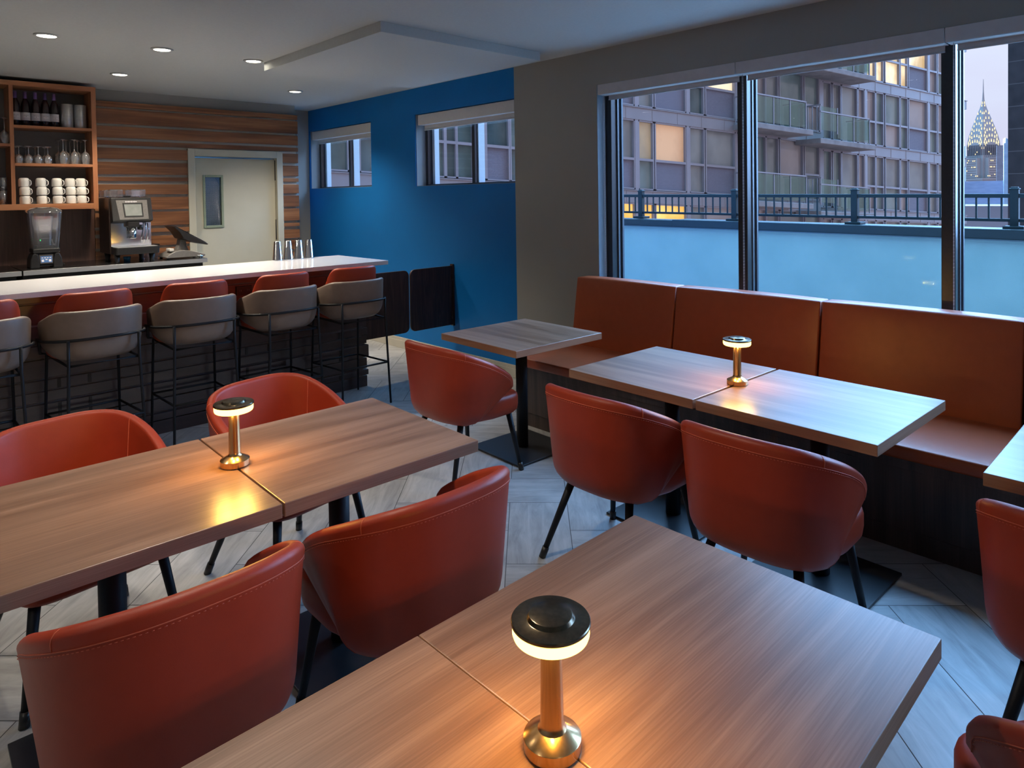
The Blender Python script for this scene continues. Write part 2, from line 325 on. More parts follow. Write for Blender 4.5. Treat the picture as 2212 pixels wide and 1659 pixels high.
Mt['reveal'] = noise_mat('grey_reveal_paint', (0.24, 0.25, 0.25), (0.27, 0.28, 0.28), 5, 0.7)
# pale reveals lining the small window openings
for k, (a, b_, c, d) in enumerate(BW):
    bm = newbm(); box(bm, XW+.012, XW+.13, b_-.006, b_, c, d); box(bm, XW+.012, XW+.13, a, b_, c, c+.005); box(bm, XW+.012, XW+.13, a, a+.006, c, d)
    struct('trim_%d' % (k+3), bm, 'reveal')
# back wall behind the slats (grey) with the door opening, and the recessed return
bm = newbm()
DX0, DX1, DZ = 2.63, 3.585, 2.14
for x0, x1, z0, z1 in ((X0, DX0, 0, ZC), (DX1, 3.842, 0, ZC), (DX0, DX1, DZ, ZC)): box(bm, x0, x1, YB+.02, YB+.16, z0, z1)
box(bm, 3.842-.06, 3.842, YB+.16, 8.262, 0, ZC); box(bm, 3.842-.06, XW+.1, 8.262, 8.36, 0, ZC)
struct('wall_back', bm, 'grey')
bm = newbm(); box(bm, X0-.1, X0, Y0, 8.4, 0, ZC); struct('wall_left', bm, 'pale')
bm = newbm(); box(bm, X0-.1, XW+.2, Y0-.1, Y0, 0, ZC); struct('wall_front', bm, 'pale')
# walnut slats (horizontal boards with shadow gaps), split round the door
slz = [(2.611, 2.667), (2.441, 2.592), (2.298, 2.415), (2.223, 2.270), (2.083, 2.195), (1.924, 2.050), (1.854, 1.896), (1.714, 1.821), (1.553, 1.686), (1.383, 1.529), (1.312, 1.354), (1.170, 1.274), (1.03, 1.142), (.89, 1.00), (.72, .86), (.55, .69), (.40, .52), (.24, .37), (.1, .21)]
bm = newbm()
for z0, z1 in slz:
    for x0, x1 in ([(1.642, 3.856)] if z0 > 2.2 else [(1.642 if z0 > 1.6 else 1.668, 2.565), (3.654, 3.856)]):
        box(bm, x0, x1, YB-.022, YB+.02, z0, z1)
struct('trim_5', bm, 'slat', bevel=.0015)
Mt['slatback'] = noise_mat('slat_backing', (0.52, 0.50, 0.43), (0.56, 0.54, 0.46), 5, 0.7)
bm = newbm(); box(bm, 1.67, 2.60, YB+.008, YB+.021, 0, 2.63); box(bm, 3.62, 3.842, YB+.008, YB+.021, 0, 2.63); box(bm, 2.60, 3.62, YB+.008, YB+.021, 2.2, 2.63)
struct('trim_6', bm, 'slatback')
# door to the kitchen, slightly ajar, hinged on its right
bm = newbm()
box(bm, 2.567, 2.640, YB-.03, YB+.05, 0, 2.213); box(bm, 3.578, 3.652, YB-.03, YB+.05, 0, 2.213); box(bm, 2.640, 3.578, YB-.03, YB+.05, 2.135, 2.213)
struct('trim_7', bm, 'cream', bevel=.003)
dr = bpy.data.objects.new('door_1', None); COL.objects.link(dr); dr.location = (3.575, YB+.03, 0.01); dr.rotation_euler = (0, 0, math.radians(-2.5)); dr['kind'] = 'structure'
bm = newbm(); dw = .93
for x0, x1, z0, z1 in ((-dw, -.80, 0, 2.11), (-.63, 0, 0, 2.11), (-.80, -.63, 0, 1.345), (-.80, -.63, 1.895, 2.11)): box(bm, x0, x1, 0, .045, z0, z1)
bmesh.ops.remove_doubles(bm, verts=bm.verts, dist=1e-5)
obj('door_leaf', bm, 'cream', dr)
Mt['sage'] = noise_mat('sage_frame_paint', (0.22, 0.26, 0.18), (0.25, 0.29, 0.20), 30, 0.5)
bm = newbm()
for x0, x1, z0, z1 in ((-.825, -.80, 1.32, 1.92), (-.63, -.605, 1.32, 1.92), (-.80, -.63, 1.32, 1.347), (-.80, -.63, 1.893, 1.92)): box(bm, x0, x1, -.012, .05, z0, z1)
obj('vision_frame', bm, 'sage', dr, bevel=.003)
bm = newbm(); box(bm, -.80, -.63, .02, .026, 1.345, 1.895); pn = obj('vision_pane', bm, 'pane', dr)
bm = newbm()
for k in range(-14, 34):
    for s in (1, -1):
        a = Vector((-.80, .018, 1.345 + k*.022)); d = Vector((.17, 0, s*.30))
        p, q = a, a+d
        zl, zh = 1.348, 1.892
        def clipz(p, q):
            t0, t1 = 0.0, 1.0; dz = q.z-p.z
            for lim, sg in ((zl, 1), (zh, -1)):
                if sg*dz > 0: t0 = max(t0, (lim-p.z)/dz) if sg*(p.z-lim) < 0 else t0
                elif sg*(q.z-lim) < 0: t1 = min(t1, (lim-p.z)/dz)
            return (t0, t1)
        t0_, t1_ = clipz(p, q)
        if t1_-t0_ > .05: tube(bm, [p+(q-p)*t0_, p+(q-p)*t1_], .0012, 4)
obj('safety_wire', bm, 'steel', pn)
for z in (1.86, 1.15, .35):
    bm = newbm(); tube(bm, [(.004, -.008, z), (.004, -.008, z+.24)], .009, 8); obj('hinge', bm, 'black', dr)
Mt['kitchen'] = noise_mat('back_kitchen_wall', (0.10, 0.16, 0.22), (0.14, 0.2, 0.27), 2, 0.7)
bm = newbm(); box(bm, 1.9, 4.0, 9.6, 9.7, 0, ZC); box(bm, 1.9, 2.0, 8.03, 9.6, 0, ZC); box(bm, 1.9, 3.78, 8.03, 9.6, ZC, ZC+.05); box(bm, 1.9, 4.0, 8.03, 9.6, -.05, 0); box(bm, 3.9, 4.0, 8.37, 9.6, 0, ZC)
struct('wall_kitchen', bm, 'kitchen')
kl = bpy.data.lights.new('kitchen_fill', 'POINT'); kl.energy = 14; kl.color = (.35, .65, 1.0); kl.shadow_soft_size = .15  # added bare lamp without a fixture, turns the view through the door pane blue
ko = bpy.data.objects.new('kitchen_fill', kl); COL.objects.link(ko); ko.location = (2.9, 9.1, 2.4)
# baseboards
def baseboard(name, x0, x1, y0, y1, dx, dy):
    bm = newbm(); box(bm, x0, x1, y0, y1, 0, .115)
    box(bm, x0-dx if dx > 0 else x0, x1, y0-dy if dy > 0 else y0, y1, 0, .082)
    struct(name, bm, 'basetrim', bevel=.003)
baseboard('baseboard_right', XW-.012, XW, 4.378, 8.262, .006, 0)
baseboard('baseboard_right_grey', XW-.012, XW, 3.62, 4.378, .006, 0)
# ------------------------------------------------------------------ small windows
def smallwin(name, a, b_, c, d, wn):
    w = bpy.data.objects.new(name, None); COL.objects.link(w); w.location = (XW, (a+b_)/2, c); w['kind'] = 'structure'
    hw = (b_-a)/2; h = d-c; bm = newbm()
    x0, x1 = .13, .20
    mid = -.03
    for y0, y1, z0, z1 in ((hw-.045, hw, 0, h), (-hw, -hw+.045, 0, h), (-hw, hw, h-.05, h), (-hw, hw, 0, .022), (mid-.022, mid+.022, 0, h)): box(bm, x0, x1, y0, y1, z0, z1)
    obj('window_frame', bm, 'winframe', w, bevel=.003)
    bm = newbm(); box(bm, .19, .25, hw-.085, hw-.045, 0, h); box(bm, .17, .25, mid-.035, mid-.022, 0, h); obj('outer_jamb', bm, 'blind', w)
    for y0, y1 in ((-hw+.045, mid-.022), (mid+.022, hw-.045)):
        bm = newbm(); box(bm, .155, .161, y0, y1, .022, h-.05); obj('pane', bm, 'pane', w)
    bm = newbm(); box(bm, .015, .085, -hw+.02, hw-.035, h-.115, h-.008)
    obj('blind_cassette', bm, 'blind', w, bevel=.002)
    bm = newbm(); box(bm, .088, .092, -hw+.03, hw-.05, h-.155, h-.05); tube(bm, [(.09, -hw+.03, h-.158), (.09, hw-.05, h-.158)], .009, 8)
    obj('roller_shade', bm, 'blind', w)
smallwin('window_1', *BW[0], 1); smallwin('window_2', *BW[1], 2)
# ------------------------------------------------------------------ tall window bank
bw = bpy.data.objects.new('window_3', None); COL.objects.link(bw); bw['kind'] = 'structure'; bw.location = (XW, 0, .30)
hz = BIGZ-.30
bm = newbm(); box(bm, .0, .10, BIGY1-.006, BIGY1-.0005, 0, hz)
Mt['jamb'] = noise_mat('sky_lit_jamb', (0.22, 0.30, 0.36), (0.25, 0.33, 0.39), 20, 0.6)  # blue window light is put into the jamb colour
obj('jamb_lining', bm, 'jamb', bw)
MULL = [2.262, 1.052, -.158, -1.368]
bm = newbm()
for y0, y1 in [(BIGY1-.062, BIGY1-.006)]: box(bm, .10, .24, y0, y1, 0, hz)
box(bm, .10, .24, BIGY0, BIGY0+.05, 0, hz); box(bm, .10, .24, BIGY0, BIGY1, 0, .05); box(bm, .10, .24, BIGY0, BIGY1, hz-.045, hz)
obj('window_frame', bm, 'winframe', bw, bevel=.003)
bm = newbm()
for y in [BIGY1-.066]+[m_-.034 for m_ in MULL]: box(bm, .17, .19, y-.006, y, .05, hz-.05); box(bm, .215, .235, y-.012, y, .05, hz-.05)
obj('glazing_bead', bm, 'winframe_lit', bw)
for y in MULL:
    bm = newbm(); box(bm, .104, .24, y-.034, y+.034, 0, hz); obj('mullion', bm, 'winframe', bw, bevel=.003)
ed = [BIGY1-.062]+MULL+[BIGY0+.05]
for k in range(5):
    bm = newbm(); box(bm, .20, .206, ed[k+1]+(.034 if k < 4 else 0), ed[k]-(.034 if k > 0 else 0), .05, hz-.045); obj('pane', bm, 'pane', bw)
# blinds: one cassette and one partly lowered shade per bay
vb = [BIGY1-.01, 2.252, 1.042, -.168, -1.378, BIGY0+.02]
for k in range(5):
    a, b_ = vb[k+1]+.002, vb[k]-.002
    t_ = thing('roller_blind', ['white roller blind over the first tall window pane beside the grey wall', 'white roller blind over the middle tall window pane above the bench', 'white roller blind over the tall window pane at the right edge of the photo', 'white roller blind past the right edge of the photo', 'white roller blind nearest the far corner behind the camera'][k], 'blind', (XW, (a+b_)/2, 2.40), group='roller blinds along the tall windows')
    h2 = (b_-a)/2
    bm = newbm(); box(bm, -.004, .012, -h2, h2, .028, .107); box(bm, .012, .10, -h2+.004, h2-.004, .095, .107)
    obj('fascia', bm, 'valance', t_, bevel=.0015)
    bm = newbm(); box(bm, .0, .098, -h2+.004, h2-.004, .028, .033); obj('cassette_base', bm, 'blind', t_)
    bm = newbm(); box(bm, .0945, .0965, -h2+.02, h2-.035, -.004, .030); tube(bm, [(.0955, -h2+.02, -.004), (.0955, h2-.035, -.004)], .0055, 8); obj('shade', bm, 'valance', t_)
    bm = newbm()
    if k < 3:
        for xx in (.030, .042):
            tube(bm, [(xx, h2-.03, .03), (xx, h2-.03, -1.45)], .0013, 5)
            for q in range(74): lathe(bm, [(0, -.0035), (.0028, 0), (0, .0035)], 6, xx, h2-.03, .02-q*.02)
        obj('bead_chain', bm, 'valance', t_)
    else: bm.free()
#%%OUTSIDE
# ================================================================== OUTSIDE
Mt['stucco'] = noise_mat('terrace_stucco', (0.29, 0.40, 0.39), (0.35, 0.455, 0.44), 2.2, 0.85, bump=0.3, bscale=90, detail=6)
Mt['capmetal'] = noise_mat('blue_grey_coping', (0.016, 0.026, 0.032), (0.020, 0.031, 0.038), 8, 0.5)
Mt['railing'] = noise_mat('teal_railing_paint', (0.007, 0.016, 0.021), (0.009, 0.019, 0.026), 20, 0.6)
Mt['terracefloor'] = noise_mat('terrace_paving', (0.5, 0.5, 0.5), (0.58, 0.58, 0.58), 3, 0.8)
PX = 8.0
t_ = thing('terrace_parapet', 'pale stucco roof terrace wall with dark coping outside the tall windows', 'wall', (PX, 0, 0))
def zz(y): return 0.0105*(y-3.7)
def slab(bm, x0, x1, y0, y1, z0, z1):
    v = [bm.verts.new((x, y, z+zz(y))) for z in (z0, z1) for x, y in ((x0, y0), (x1, y0), (x1, y1), (x0, y1))]
    for f in ((0, 3, 2, 1), (4, 5, 6, 7), (0, 1, 5, 4), (1, 2, 6, 5), (2, 3, 7, 6), (3, 0, 4, 7)): bm.faces.new([v[i] for i in f])
bm = newbm(); slab(bm, 0, .25, -6, 13, -.3, 1.17); obj('stucco_wall', bm, 'stucco', t_)
bm = newbm(); slab(bm, -.05, .31, -6, 5.2, 1.165, 1.272); slab(bm, -.045, .305, 5.2, 13, 1.165, 1.262); obj('coping', bm, 'capmetal', t_, bevel=.006)
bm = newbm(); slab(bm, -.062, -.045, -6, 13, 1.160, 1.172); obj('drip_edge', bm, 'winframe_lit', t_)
t2 = thing('terrace_railing', 'dark blue metal railing with square posts along the terrace wall', 'railing', (PX+.13, 0, 1.27))
posts = [7.31, 5.83, 4.37, 2.90, 1.42, -.05]
for y in posts:
    z = zz(y); bm = newbm()
    box(bm, -.035, .035, y-.035, y+.035, z, z+.39); box(bm, -.042, .042, y-.042, y+.042, z+.385, z+.40)
    box(bm, -.03, .03, y-.03, y+.03, z+.40, z+.412)
    box(bm, -.085, .085, y-.085, y+.085, z, z+.03)
    obj('post', bm, 'railing', t2, bevel=.006)
bm = newbm()
def bar(bm, y0, y1, z0, z1, w):
    v = [bm.verts.new((x, y, z+zz(y))) for z in (z0, z1) for x, y in ((-w, y0), (w, y0), (w, y1), (-w, y1))]
    for f in ((0, 3, 2, 1), (4, 5, 6, 7), (0, 1, 5, 4), (1, 2, 6, 5), (2, 3, 7, 6), (3, 0, 4, 7)): bm.faces.new([v[i] for i in f])
bar(bm, -.09, 8.7, .305, .345, .022); obj('top_rail', bm, 'railing', t2, bevel=.005)
bm = newbm(); bar(bm, -.09, 8.7, .07, .10, .018); obj('bottom_rail', bm, 'railing', t2, bevel=.004)
for a, b_ in zip(posts[1:], posts[:-1]):
    for k in range(1, 14):
        y = a+(b_-a)*k/14
        bm = newbm(); box(bm, -.008, .008, y-.008, y+.008, zz(y)+.095, zz(y)+.31); obj('baluster', bm, 'railing', t2)
bm = newbm(); box(bm, XW+T, PX, -6, 13, -.35, -.3); struct('floor_terrace', bm, 'terracefloor')
# apartment block opposite
Mt['aluclad'] = noise_mat('lilac_grey_cladding', (0.185, 0.165, 0.18), (0.235, 0.21, 0.225), 0.8, 0.45, stretch=(1, 1, .2), detail=5)
Mt['mullion'] = noise_mat('lilac_grey_mullion', (0.22, 0.20, 0.225), (0.245, 0.22, 0.245), 1.5, 0.45)
m, t, b = mat('grey_brick_infill'); n = t.nodes.new
tc = n('ShaderNodeTexCoord'); sx = n('ShaderNodeSeparateXYZ'); t.links.new(tc.outputs['Object'], sx.inputs[0]); cb = n('ShaderNodeCombineXYZ'); t.links.new(sx.outputs[0], cb.inputs[0]); t.links.new(sx.outputs[2], cb.inputs[1])
bk = n('ShaderNodeTexBrick'); bk.inputs['Scale'].default_value = 9; bk.inputs['Color1'].default_value = (.10, .095, .125, 1); bk.inputs['Color2'].default_value = (.13, .12, .155, 1); bk.inputs['Mortar'].default_value = (.20, .185, .225, 1); bk.inputs['Mortar Size'].default_value = .03
t.links.new(cb.outputs[0], bk.inputs['Vector']); t.links.new(bk.outputs[0], b.inputs['Base Color']); setb(b, None, .8)
Mt['brick'] = m
Mt['concrete'] = noise_mat('balcony_concrete', (0.16, 0.145, 0.15), (0.24, 0.22, 0.22), 2.5, 0.85, detail=7)
def winglass(name, c1, c2, e1=None, es=0.0, c3=None):
    m, t, b = mat(name); n = t.nodes.new
    tc = n('ShaderNodeTexCoord'); mp = n('ShaderNodeMapping'); mp.inputs['Scale'].default_value = (.5, .5, .35); t.links.new(tc.outputs['Object'], mp.inputs[0])
    no = n('ShaderNodeTexNoise'); no.inputs['Scale'].default_value = 1.6; no.inputs['Detail'].default_value = 5; t.links.new(mp.outputs[0], no.inputs['Vector'])
    r = n('ShaderNodeValToRGB'); r.color_ramp.elements[0].position = .38; r.color_ramp.elements[1].position = .62
    r.color_ramp.elements[0].color = (*c1, 1); r.color_ramp.elements[1].color = (*c2, 1); t.links.new(no.outputs[0], r.inputs[0]); t.links.new(r.outputs[0], b.inputs['Base Color'])
    setb(b, None, 0.12)
    if es:
        t.links.new(r.outputs[0], b.inputs['Emission Color']) if e1 is None else b.inputs['Emission Color'].__setattr__('default_value', (*e1, 1))
        b.inputs['Emission Strength'].default_value = es
    return m
Mt['g_grey'] = winglass('curtained_grey_glass', (0.17, 0.175, 0.175), (0.24, 0.245, 0.235))
Mt['g_green'] = winglass('green_grey_glass', (0.13, 0.17, 0.165), (0.21, 0.25, 0.235))
Mt['g_dark'] = winglass('dark_glass', (0.035, 0.06, 0.065), (0.09, 0.12, 0.12))
Mt['g_dark2'] = winglass('dark_green_glass', (0.05, 0.08, 0.08), (0.12, 0.16, 0.15))  # mottled between two dark greens
Mt['g_pink'] = winglass('rosy_grey_glass', (0.26, 0.225, 0.225), (0.33, 0.285, 0.27))
Mt['g_orange'] = winglass('amber_lit_curtain', (0.50, 0.28, 0.16), (0.62, 0.36, 0.20), None, .45)
Mt['g_lit'] = winglass('warm_lit_room', (0.55, 0.36, 0.16), (0.95, 0.75, 0.45), None, .8)
Mt['g_yellow'] = winglass('yellow_lit_room', (0.75, 0.38, 0.06), (1.0, 0.6, 0.15), None, .8)
Mt['g_balc'] = glass('balcony_glass', (0.66, 0.80, 0.78), 0.05, 0.05, 0.12)
FP = Vector((22.468, 14.474, 4.74)); ANG = math.atan2(-0.23382, 0.97228); SL = -0.055; FH = 3.05
ab = thing('apartment_building', 'lilac grey apartment block with curtained windows and glass balconies across the street', 'building', tuple(FP), ANG)
def fz(s): return SL*s
def fstep(s0, s1): return -.28 if (s0+s1)/2 > 8.52 else 0.0
def fbox(bm, s0, s1, d0, d1, z0, z1, mi=0):   # s along the front, d toward the street, z above the band top
    st_ = fstep(s0, s1)
    v = [bm.verts.new((s, -d, z+fz(s)+st_)) for z in (z0, z1) for s, d in ((s0, d0), (s1, d0), (s1, d1), (s0, d1))]
    for f in ((0, 3, 2, 1), (4, 5, 6, 7), (0, 1, 5, 4), (1, 2, 6, 5), (2, 3, 7, 6), (3, 0, 4, 7)):
        fa = bm.faces.new([v[i] for i in f]); fa.material_index = mi
bm = newbm(); fbox(bm, -22, 20.7, -9, -.16, -14, 9.6); obj('wall', bm, 'aluclad', ab)
FL = [2*FH, FH, 0, -FH, -2*FH]
for z in FL+[3*FH]:
    bm = newbm()
    fbox(bm, -22, 8.55, -.1, .08, z-.47, z); fbox(bm, 8.6, 20.75, -.1, .08, z-.47, z)
    for q in range(-16, 16): fbox(bm, q*1.26, q*1.26+.02, .0, .088, z-.47, z)
    fbox(bm, -22, 8.55, .0, .11, z-.03, z); fbox(bm, 8.6, 20.8, .0, .11, z-.03, z)
    obj('floor_band', bm, 'aluclad', ab)
# bays: (s0, s1, kind) kind w = two stacked panes, b = pane over brick, t = full height glass
BAYS = [(-14.6, -13.5, 'w'), (-13.4, -12.75, 't'), (-12.66, -12.44, 'w'), (-12.36, -11.4, 'w'), (-11.3, -10.4, 'b'), (-10.2, -9.72, 'w'), (-9.62, -9.32, 'w'), (-9.24, -8.72, 'w'), (-8.62, -8.3, 'w'), (-8.2, -7.41, 'b'), (-7.3, -6.6, 'w'), (-6.5, -5.6, 'b'), (-5.4, -4.6, 'w'), (-4.45, -3.55, 'b'), (-3.4, -2.13, 'b'), (-1.87, -1.22, 'w'), (-1.07, .43, 'b'), (.68, 1.40, 'w'), (1.55, 3.13, 'b'), (3.30, 4.03, 'w'),
        (4.30, 4.95, 't'), (5.04, 5.74, 't'), (5.90, 7.36, 't'), (7.52, 8.45, 'w'), (8.78, 9.30, 't'), (9.47, 10.0, 't'), (10.12, 11.22, 't'), (11.36, 11.75, 't'), (12.01, 12.61, 'w'), (12.73, 13.28, 'w'), (13.48, 14.61, 'w'), (14.74, 15.29, 'w'), (15.46, 17.02, 'b'), (17.29, 17.91, 'w'), (18.07, 18.62, 'w'), (18.78, 19.6, 'w')]
rnd = random.Random(11)
seen = {0: range(0, 36), FH: list(range(0, 12))+list(range(14, 36)), -FH: range(14, 36), 2*FH: list(range(0, 11))+list(range(22, 36))}
special = {(0, 16): 'g_orange', (0, 15): 'g_lit2', (0, 18): 'g_grey', (-FH, 14): 'g_yellow', (-FH, 15): 'g_yellow', (-FH, 16): 'g_yellow', (-FH, 18): 'g_pink', (FH, 16): 'g_grey', (FH, 18): 'g_lit', (FH, 19): 'g_pink',
           (2*FH, 28): 'g_lit', (2*FH, 29): 'g_lit', (2*FH, 30): 'g_lit', (2*FH, 31): 'g_lit', (2*FH, 32): 'g_lit', (2*FH, 35): 'g_lit'}
Mt['g_lit2'] = winglass('soft_amber_curtain', (0.30, 0.24, 0.17), (0.46, 0.33, 0.19), None, .25)
cnt = 0
for z, rng in seen.items():
    if z == -FH: zt, zb = z-.47, z-FH
    for i in rng:
        s0, s1, kd = BAYS[i]; zt, zb = z-.53, z-FH+.07; zm = z-1.92
        c = special.get((z, i)) or rnd.choice(['g_grey', 'g_green', 'g_grey', 'g_pink'] if i >= 14 else ['g_dark', 'g_dark2', 'g_dark'])
        bm = newbm(); f = .05
        if kd == 't': bars = [(s0-f, s0, zb, zt), (s1, s1+f, zb, zt), (s0, s1, zt, zt+.06), (s0, s1, zb-.05, zb)]
        else: bars = [(s0-f, s0, zb, zt), (s1, s1+f, zb, zt), (s0, s1, zt, zt+.06), (s0, s1, zb-.05, zb), (s0, s1, zm-.045, zm+.045)]
        for a, b_, c0, c1 in bars: fbox(bm, a, b_, -.06, .06, c0, c1)
        wd = obj('window', bm, 'mullion', ab); cnt += 1
        if kd == 't':
            bm = newbm(); fbox(bm, s0, s1, -.09, -.06, zb, zt); obj('pane', bm, c, wd)
        else:
            bm = newbm(); fbox(bm, s0, s1, -.09, -.06, zm+.045, zt); obj('pane', bm, c, wd)
            bm = newbm()
            if kd == 'b': fbox(bm, s0, s1, -.09, -.01, zb, zm-.045); obj('brick_infill', bm, 'brick', wd)
            else:
                fbox(bm, s0, s1, -.09, -.06, zb, zm-.045); obj('lower_pane', bm, c if c in ('g_lit',) else rnd.choice(['g_dark2', 'g_dark']) if i < 14 else rnd.choice(['g_grey', 'g_dark', 'g_green']) if i < 21 else rnd.choice(['g_grey', 'g_green', 'g_pink']), wd)
# vertical piers between bay groups
bm = newbm()
for a, b_ in ((-3.52, -3.44), (-2.08, -1.92), (.48, .63), (3.18, 3.25), (4.08, 4.22), (8.50, 8.72), (11.80, 11.96), (17.07, 17.24), (-11.35, -11.3), (-6.55, -6.5)):
    fbox(bm, a, b_, -.1, .07, -7, 9.2)
obj('pier', bm, 'mullion', ab)
def balcony(s0, s1, z, dep=1.25):
    bm = newbm(); fbox(bm, s0, s1, 0, dep, z-.42, z-.20); o = obj('balcony_slab', bm, 'concrete', ab, bevel=.02)
    bm = newbm(); h = .90; a, b_ = s0+.10, s1-.32
    fbox(bm, a, b_, dep-.14, dep-.06, z+h, z+h+.05); fbox(bm, a, a+.06, .05, dep-.06, z+h, z+h+.05); fbox(bm, b_-.06, b_, .05, dep-.06, z+h, z+h+.05)
    for k in range(4):
        s = a+(b_-a-.04)*k/3; fbox(bm, s, s+.04, dep-.12, dep-.08, z-.22, z+h)
    for k in range(5): fbox(bm, a, a+.03, .1+k*.22, .13+k*.22, z-.22, z+h)
    obj('balcony_railing', bm, 'mullion', o)
    bm = newbm()
    for k in range(3):
        s = a+(b_-a-.04)*k/3; fbox(bm, s+.05, s+(b_-a-.04)/3-.01, dep-.105, dep-.095, z-.12, z+h-.03)
    fbox(bm, b_-.03, b_-.02, .1, dep-.1, z, z+h-.03)
    obj('balcony_glass', bm, 'g_balc', o)
for z in (-FH, 0, FH):
    balcony(3.0, 6.43, z); balcony(6.9, 10.77, z)
balcony(6.9, 10.77, 2*FH)
# dark stone pier of the next roof
m, t, b = mat('dark_coursed_stone'); n = t.nodes.new
tc = n('ShaderNodeTexCoord'); sx = n('ShaderNodeSeparateXYZ'); t.links.new(tc.outputs['Object'], sx.inputs[0])
md = n('ShaderNodeMath'); md.operation = 'FRACT'; dv = n('ShaderNodeMath'); dv.operation = 'DIVIDE'; dv.inputs[1].default_value = .455; t.links.new(sx.outputs[2], dv.inputs[0]); t.links.new(dv.outputs[0], md.inputs[0])
gt = n('ShaderNodeMath'); gt.operation = 'LESS_THAN'; gt.inputs[1].default_value = .035; t.links.new(md.outputs[0], gt.inputs[0])
no = n('ShaderNodeTexNoise'); no.inputs['Scale'].default_value = 4; no.inputs['Detail'].default_value = 7; t.links.new(tc.outputs['Object'], no.inputs['Vector'])
r = n('ShaderNodeValToRGB'); r.color_ramp.elements[0].color = (.022, .018, .024, 1); r.color_ramp.elements[1].color = (.045, .036, .044, 1); r.color_ramp.elements[0].position = .3; r.color_ramp.elements[1].position = .7; t.links.new(no.outputs[0], r.inputs[0])
mx = n('ShaderNodeMix'); mx.data_type = 'RGBA'; t.links.new(gt.outputs[0], mx.inputs[0]); t.links.new(r.outputs[0], mx.inputs[6]); mx.inputs[7].default_value = (.09, .075, .085, 1)
t.links.new(mx.outputs[2], b.inputs['Base Color']); setb(b, None, .85)
Mt['darkstone'] = m
bm = newbm(); box(bm, 0, 2.2, -3.4, 0, -6, 8)
o = obj('stone_chimney', bm, 'darkstone', None, loc=(16.95, 3.075, .12)); o.rotation_euler = (0, 0, math.radians(-8)); tag(o, 'dark coursed stone chimney at the right edge beyond the terrace railing', 'chimney')
# distant towers, far across the city
Mt['towerstone'] = noise_mat('pale_tower_brick', (0.27, 0.24, 0.25), (0.32, 0.29, 0.30), .05, 0.7)
Mt['towerdark'] = noise_mat('tower_window_band', (0.14, 0.125, 0.145), (0.17, 0.155, 0.175), .05, 0.5)
Mt['towersteel'] = noise_mat('tower_crown_steel', (0.28, 0.25, 0.27), (0.33, 0.30, 0.32), .05, 0.4)
Mt['towerlit'] = emit('lit_crown_window', (1.0, 0.78, 0.42), 1.7)
D = 1000.0
tw = thing('art_deco_skyscraper', 'distant stepped skyscraper with lit arched crown and needle spire', 'building', (1192.9, 246.2, -90), math.radians(-35))
def Z(z): return z+90
bm = newbm()
for hw, z0, z1 in ((24, -90, 17.5), (15.5, 17.5, 51), (21.5, 17.5, 47)):
    if hw == 21.5:
        box(bm, -21.5, 21.5, -12, 12, Z(17.5), Z(47)); box(bm, -12, 12, -21.5, 21.5, Z(17.5), Z(47))
    else: box(bm, -hw, hw, -hw, hw, Z(z0), Z(z1))
box(bm, -14, 14, -14, 14, Z(51), Z(66))
obj('tower_shaft', bm, 'towerstone', tw)
bm = newbm()
for k in range(26):
    z = -30+k*3.4
    if z < 16: w = 24.2
    elif z < 45: w = None
    else: continue
    if w: box(bm, -w, w, -w, w, Z(z), Z(z+1.0))
    else: box(bm, -21.7, 21.7, -10, 10, Z(z), Z(z+1.2)); box(bm, -10, 10, -21.7, 21.7, Z(z), Z(z+1.2))
for q in range(-4, 5):
    box(bm, q*3-.55, q*3+.55, -15.7, 15.7, Z(48), Z(66)); box(bm, -15.7, 15.7, q*3-.55, q*3+.55, Z(48), Z(66))
obj('window_band', bm, 'towerdark', tw)
# crown: nested tapering arches on each side
bm = newbm()
crown = [(14.5, 62), (14.2, 68), (13.2, 76), (11.6, 85), (9.6, 94), (7.4, 103), (5.2, 112), (3.2, 120), (1.8, 127), (1.0, 133), (.5, 145), (.2, 163)]
prev = None
for hw, z in crown:
    ring = [bm.verts.new((x*hw, y*hw, Z(z))) for x, y in ((-1, -1), (1, -1), (1, 1), (-1, 1))]
    if prev:
        for k in range(4): bm.faces.new((prev[k], prev[(k+1) % 4], ring[(k+1) % 4], ring[k]))
    prev = ring
bm.faces.new(prev)
obj('crown', bm, 'towersteel', tw)
bm = newbm()
def cw(z):
    for (w0, z0), (w1, z1) in zip(crown, crown[1:]):
        if z0 <= z <= z1: return w0+(w1-w0)*(z-z0)/(z1-z0)
    return .3
for zc0, hh, n_ in ((60, 14, 9), (68, 13.5, 8), (77, 13, 7), (87, 12, 6), (98, 9, 4), (110, 6, 3), (121, 4, 1), (127, 2, 1)):
    w = cw(zc0+hh*.4)*.86
    for q in range(n_):
        a = PI*(q+.5)/n_
        u = w*math.cos(a); z = zc0+hh*math.sin(a)*.9
        sz = 2.1*(1.0 if n_ > 1 else .8)
        off = cw(z)+.25
        for rot in range(4):
            c_, s_ = (1, 0, -1, 0)[rot], (0, 1, 0, -1)[rot]
            P3 = lambda uu, vv: bm.verts.new((c_*uu-s_*(-off), s_*uu+c_*(-off), Z(vv)))
            tw_ = 1.0; off = cw(z)+.3
            bm.faces.new((P3(u-sz*.6, z-sz), P3(u+sz*.6, z-sz), P3(u+sz*.15, z+sz*1.1), P3(u-sz*.15, z+sz*1.1)))
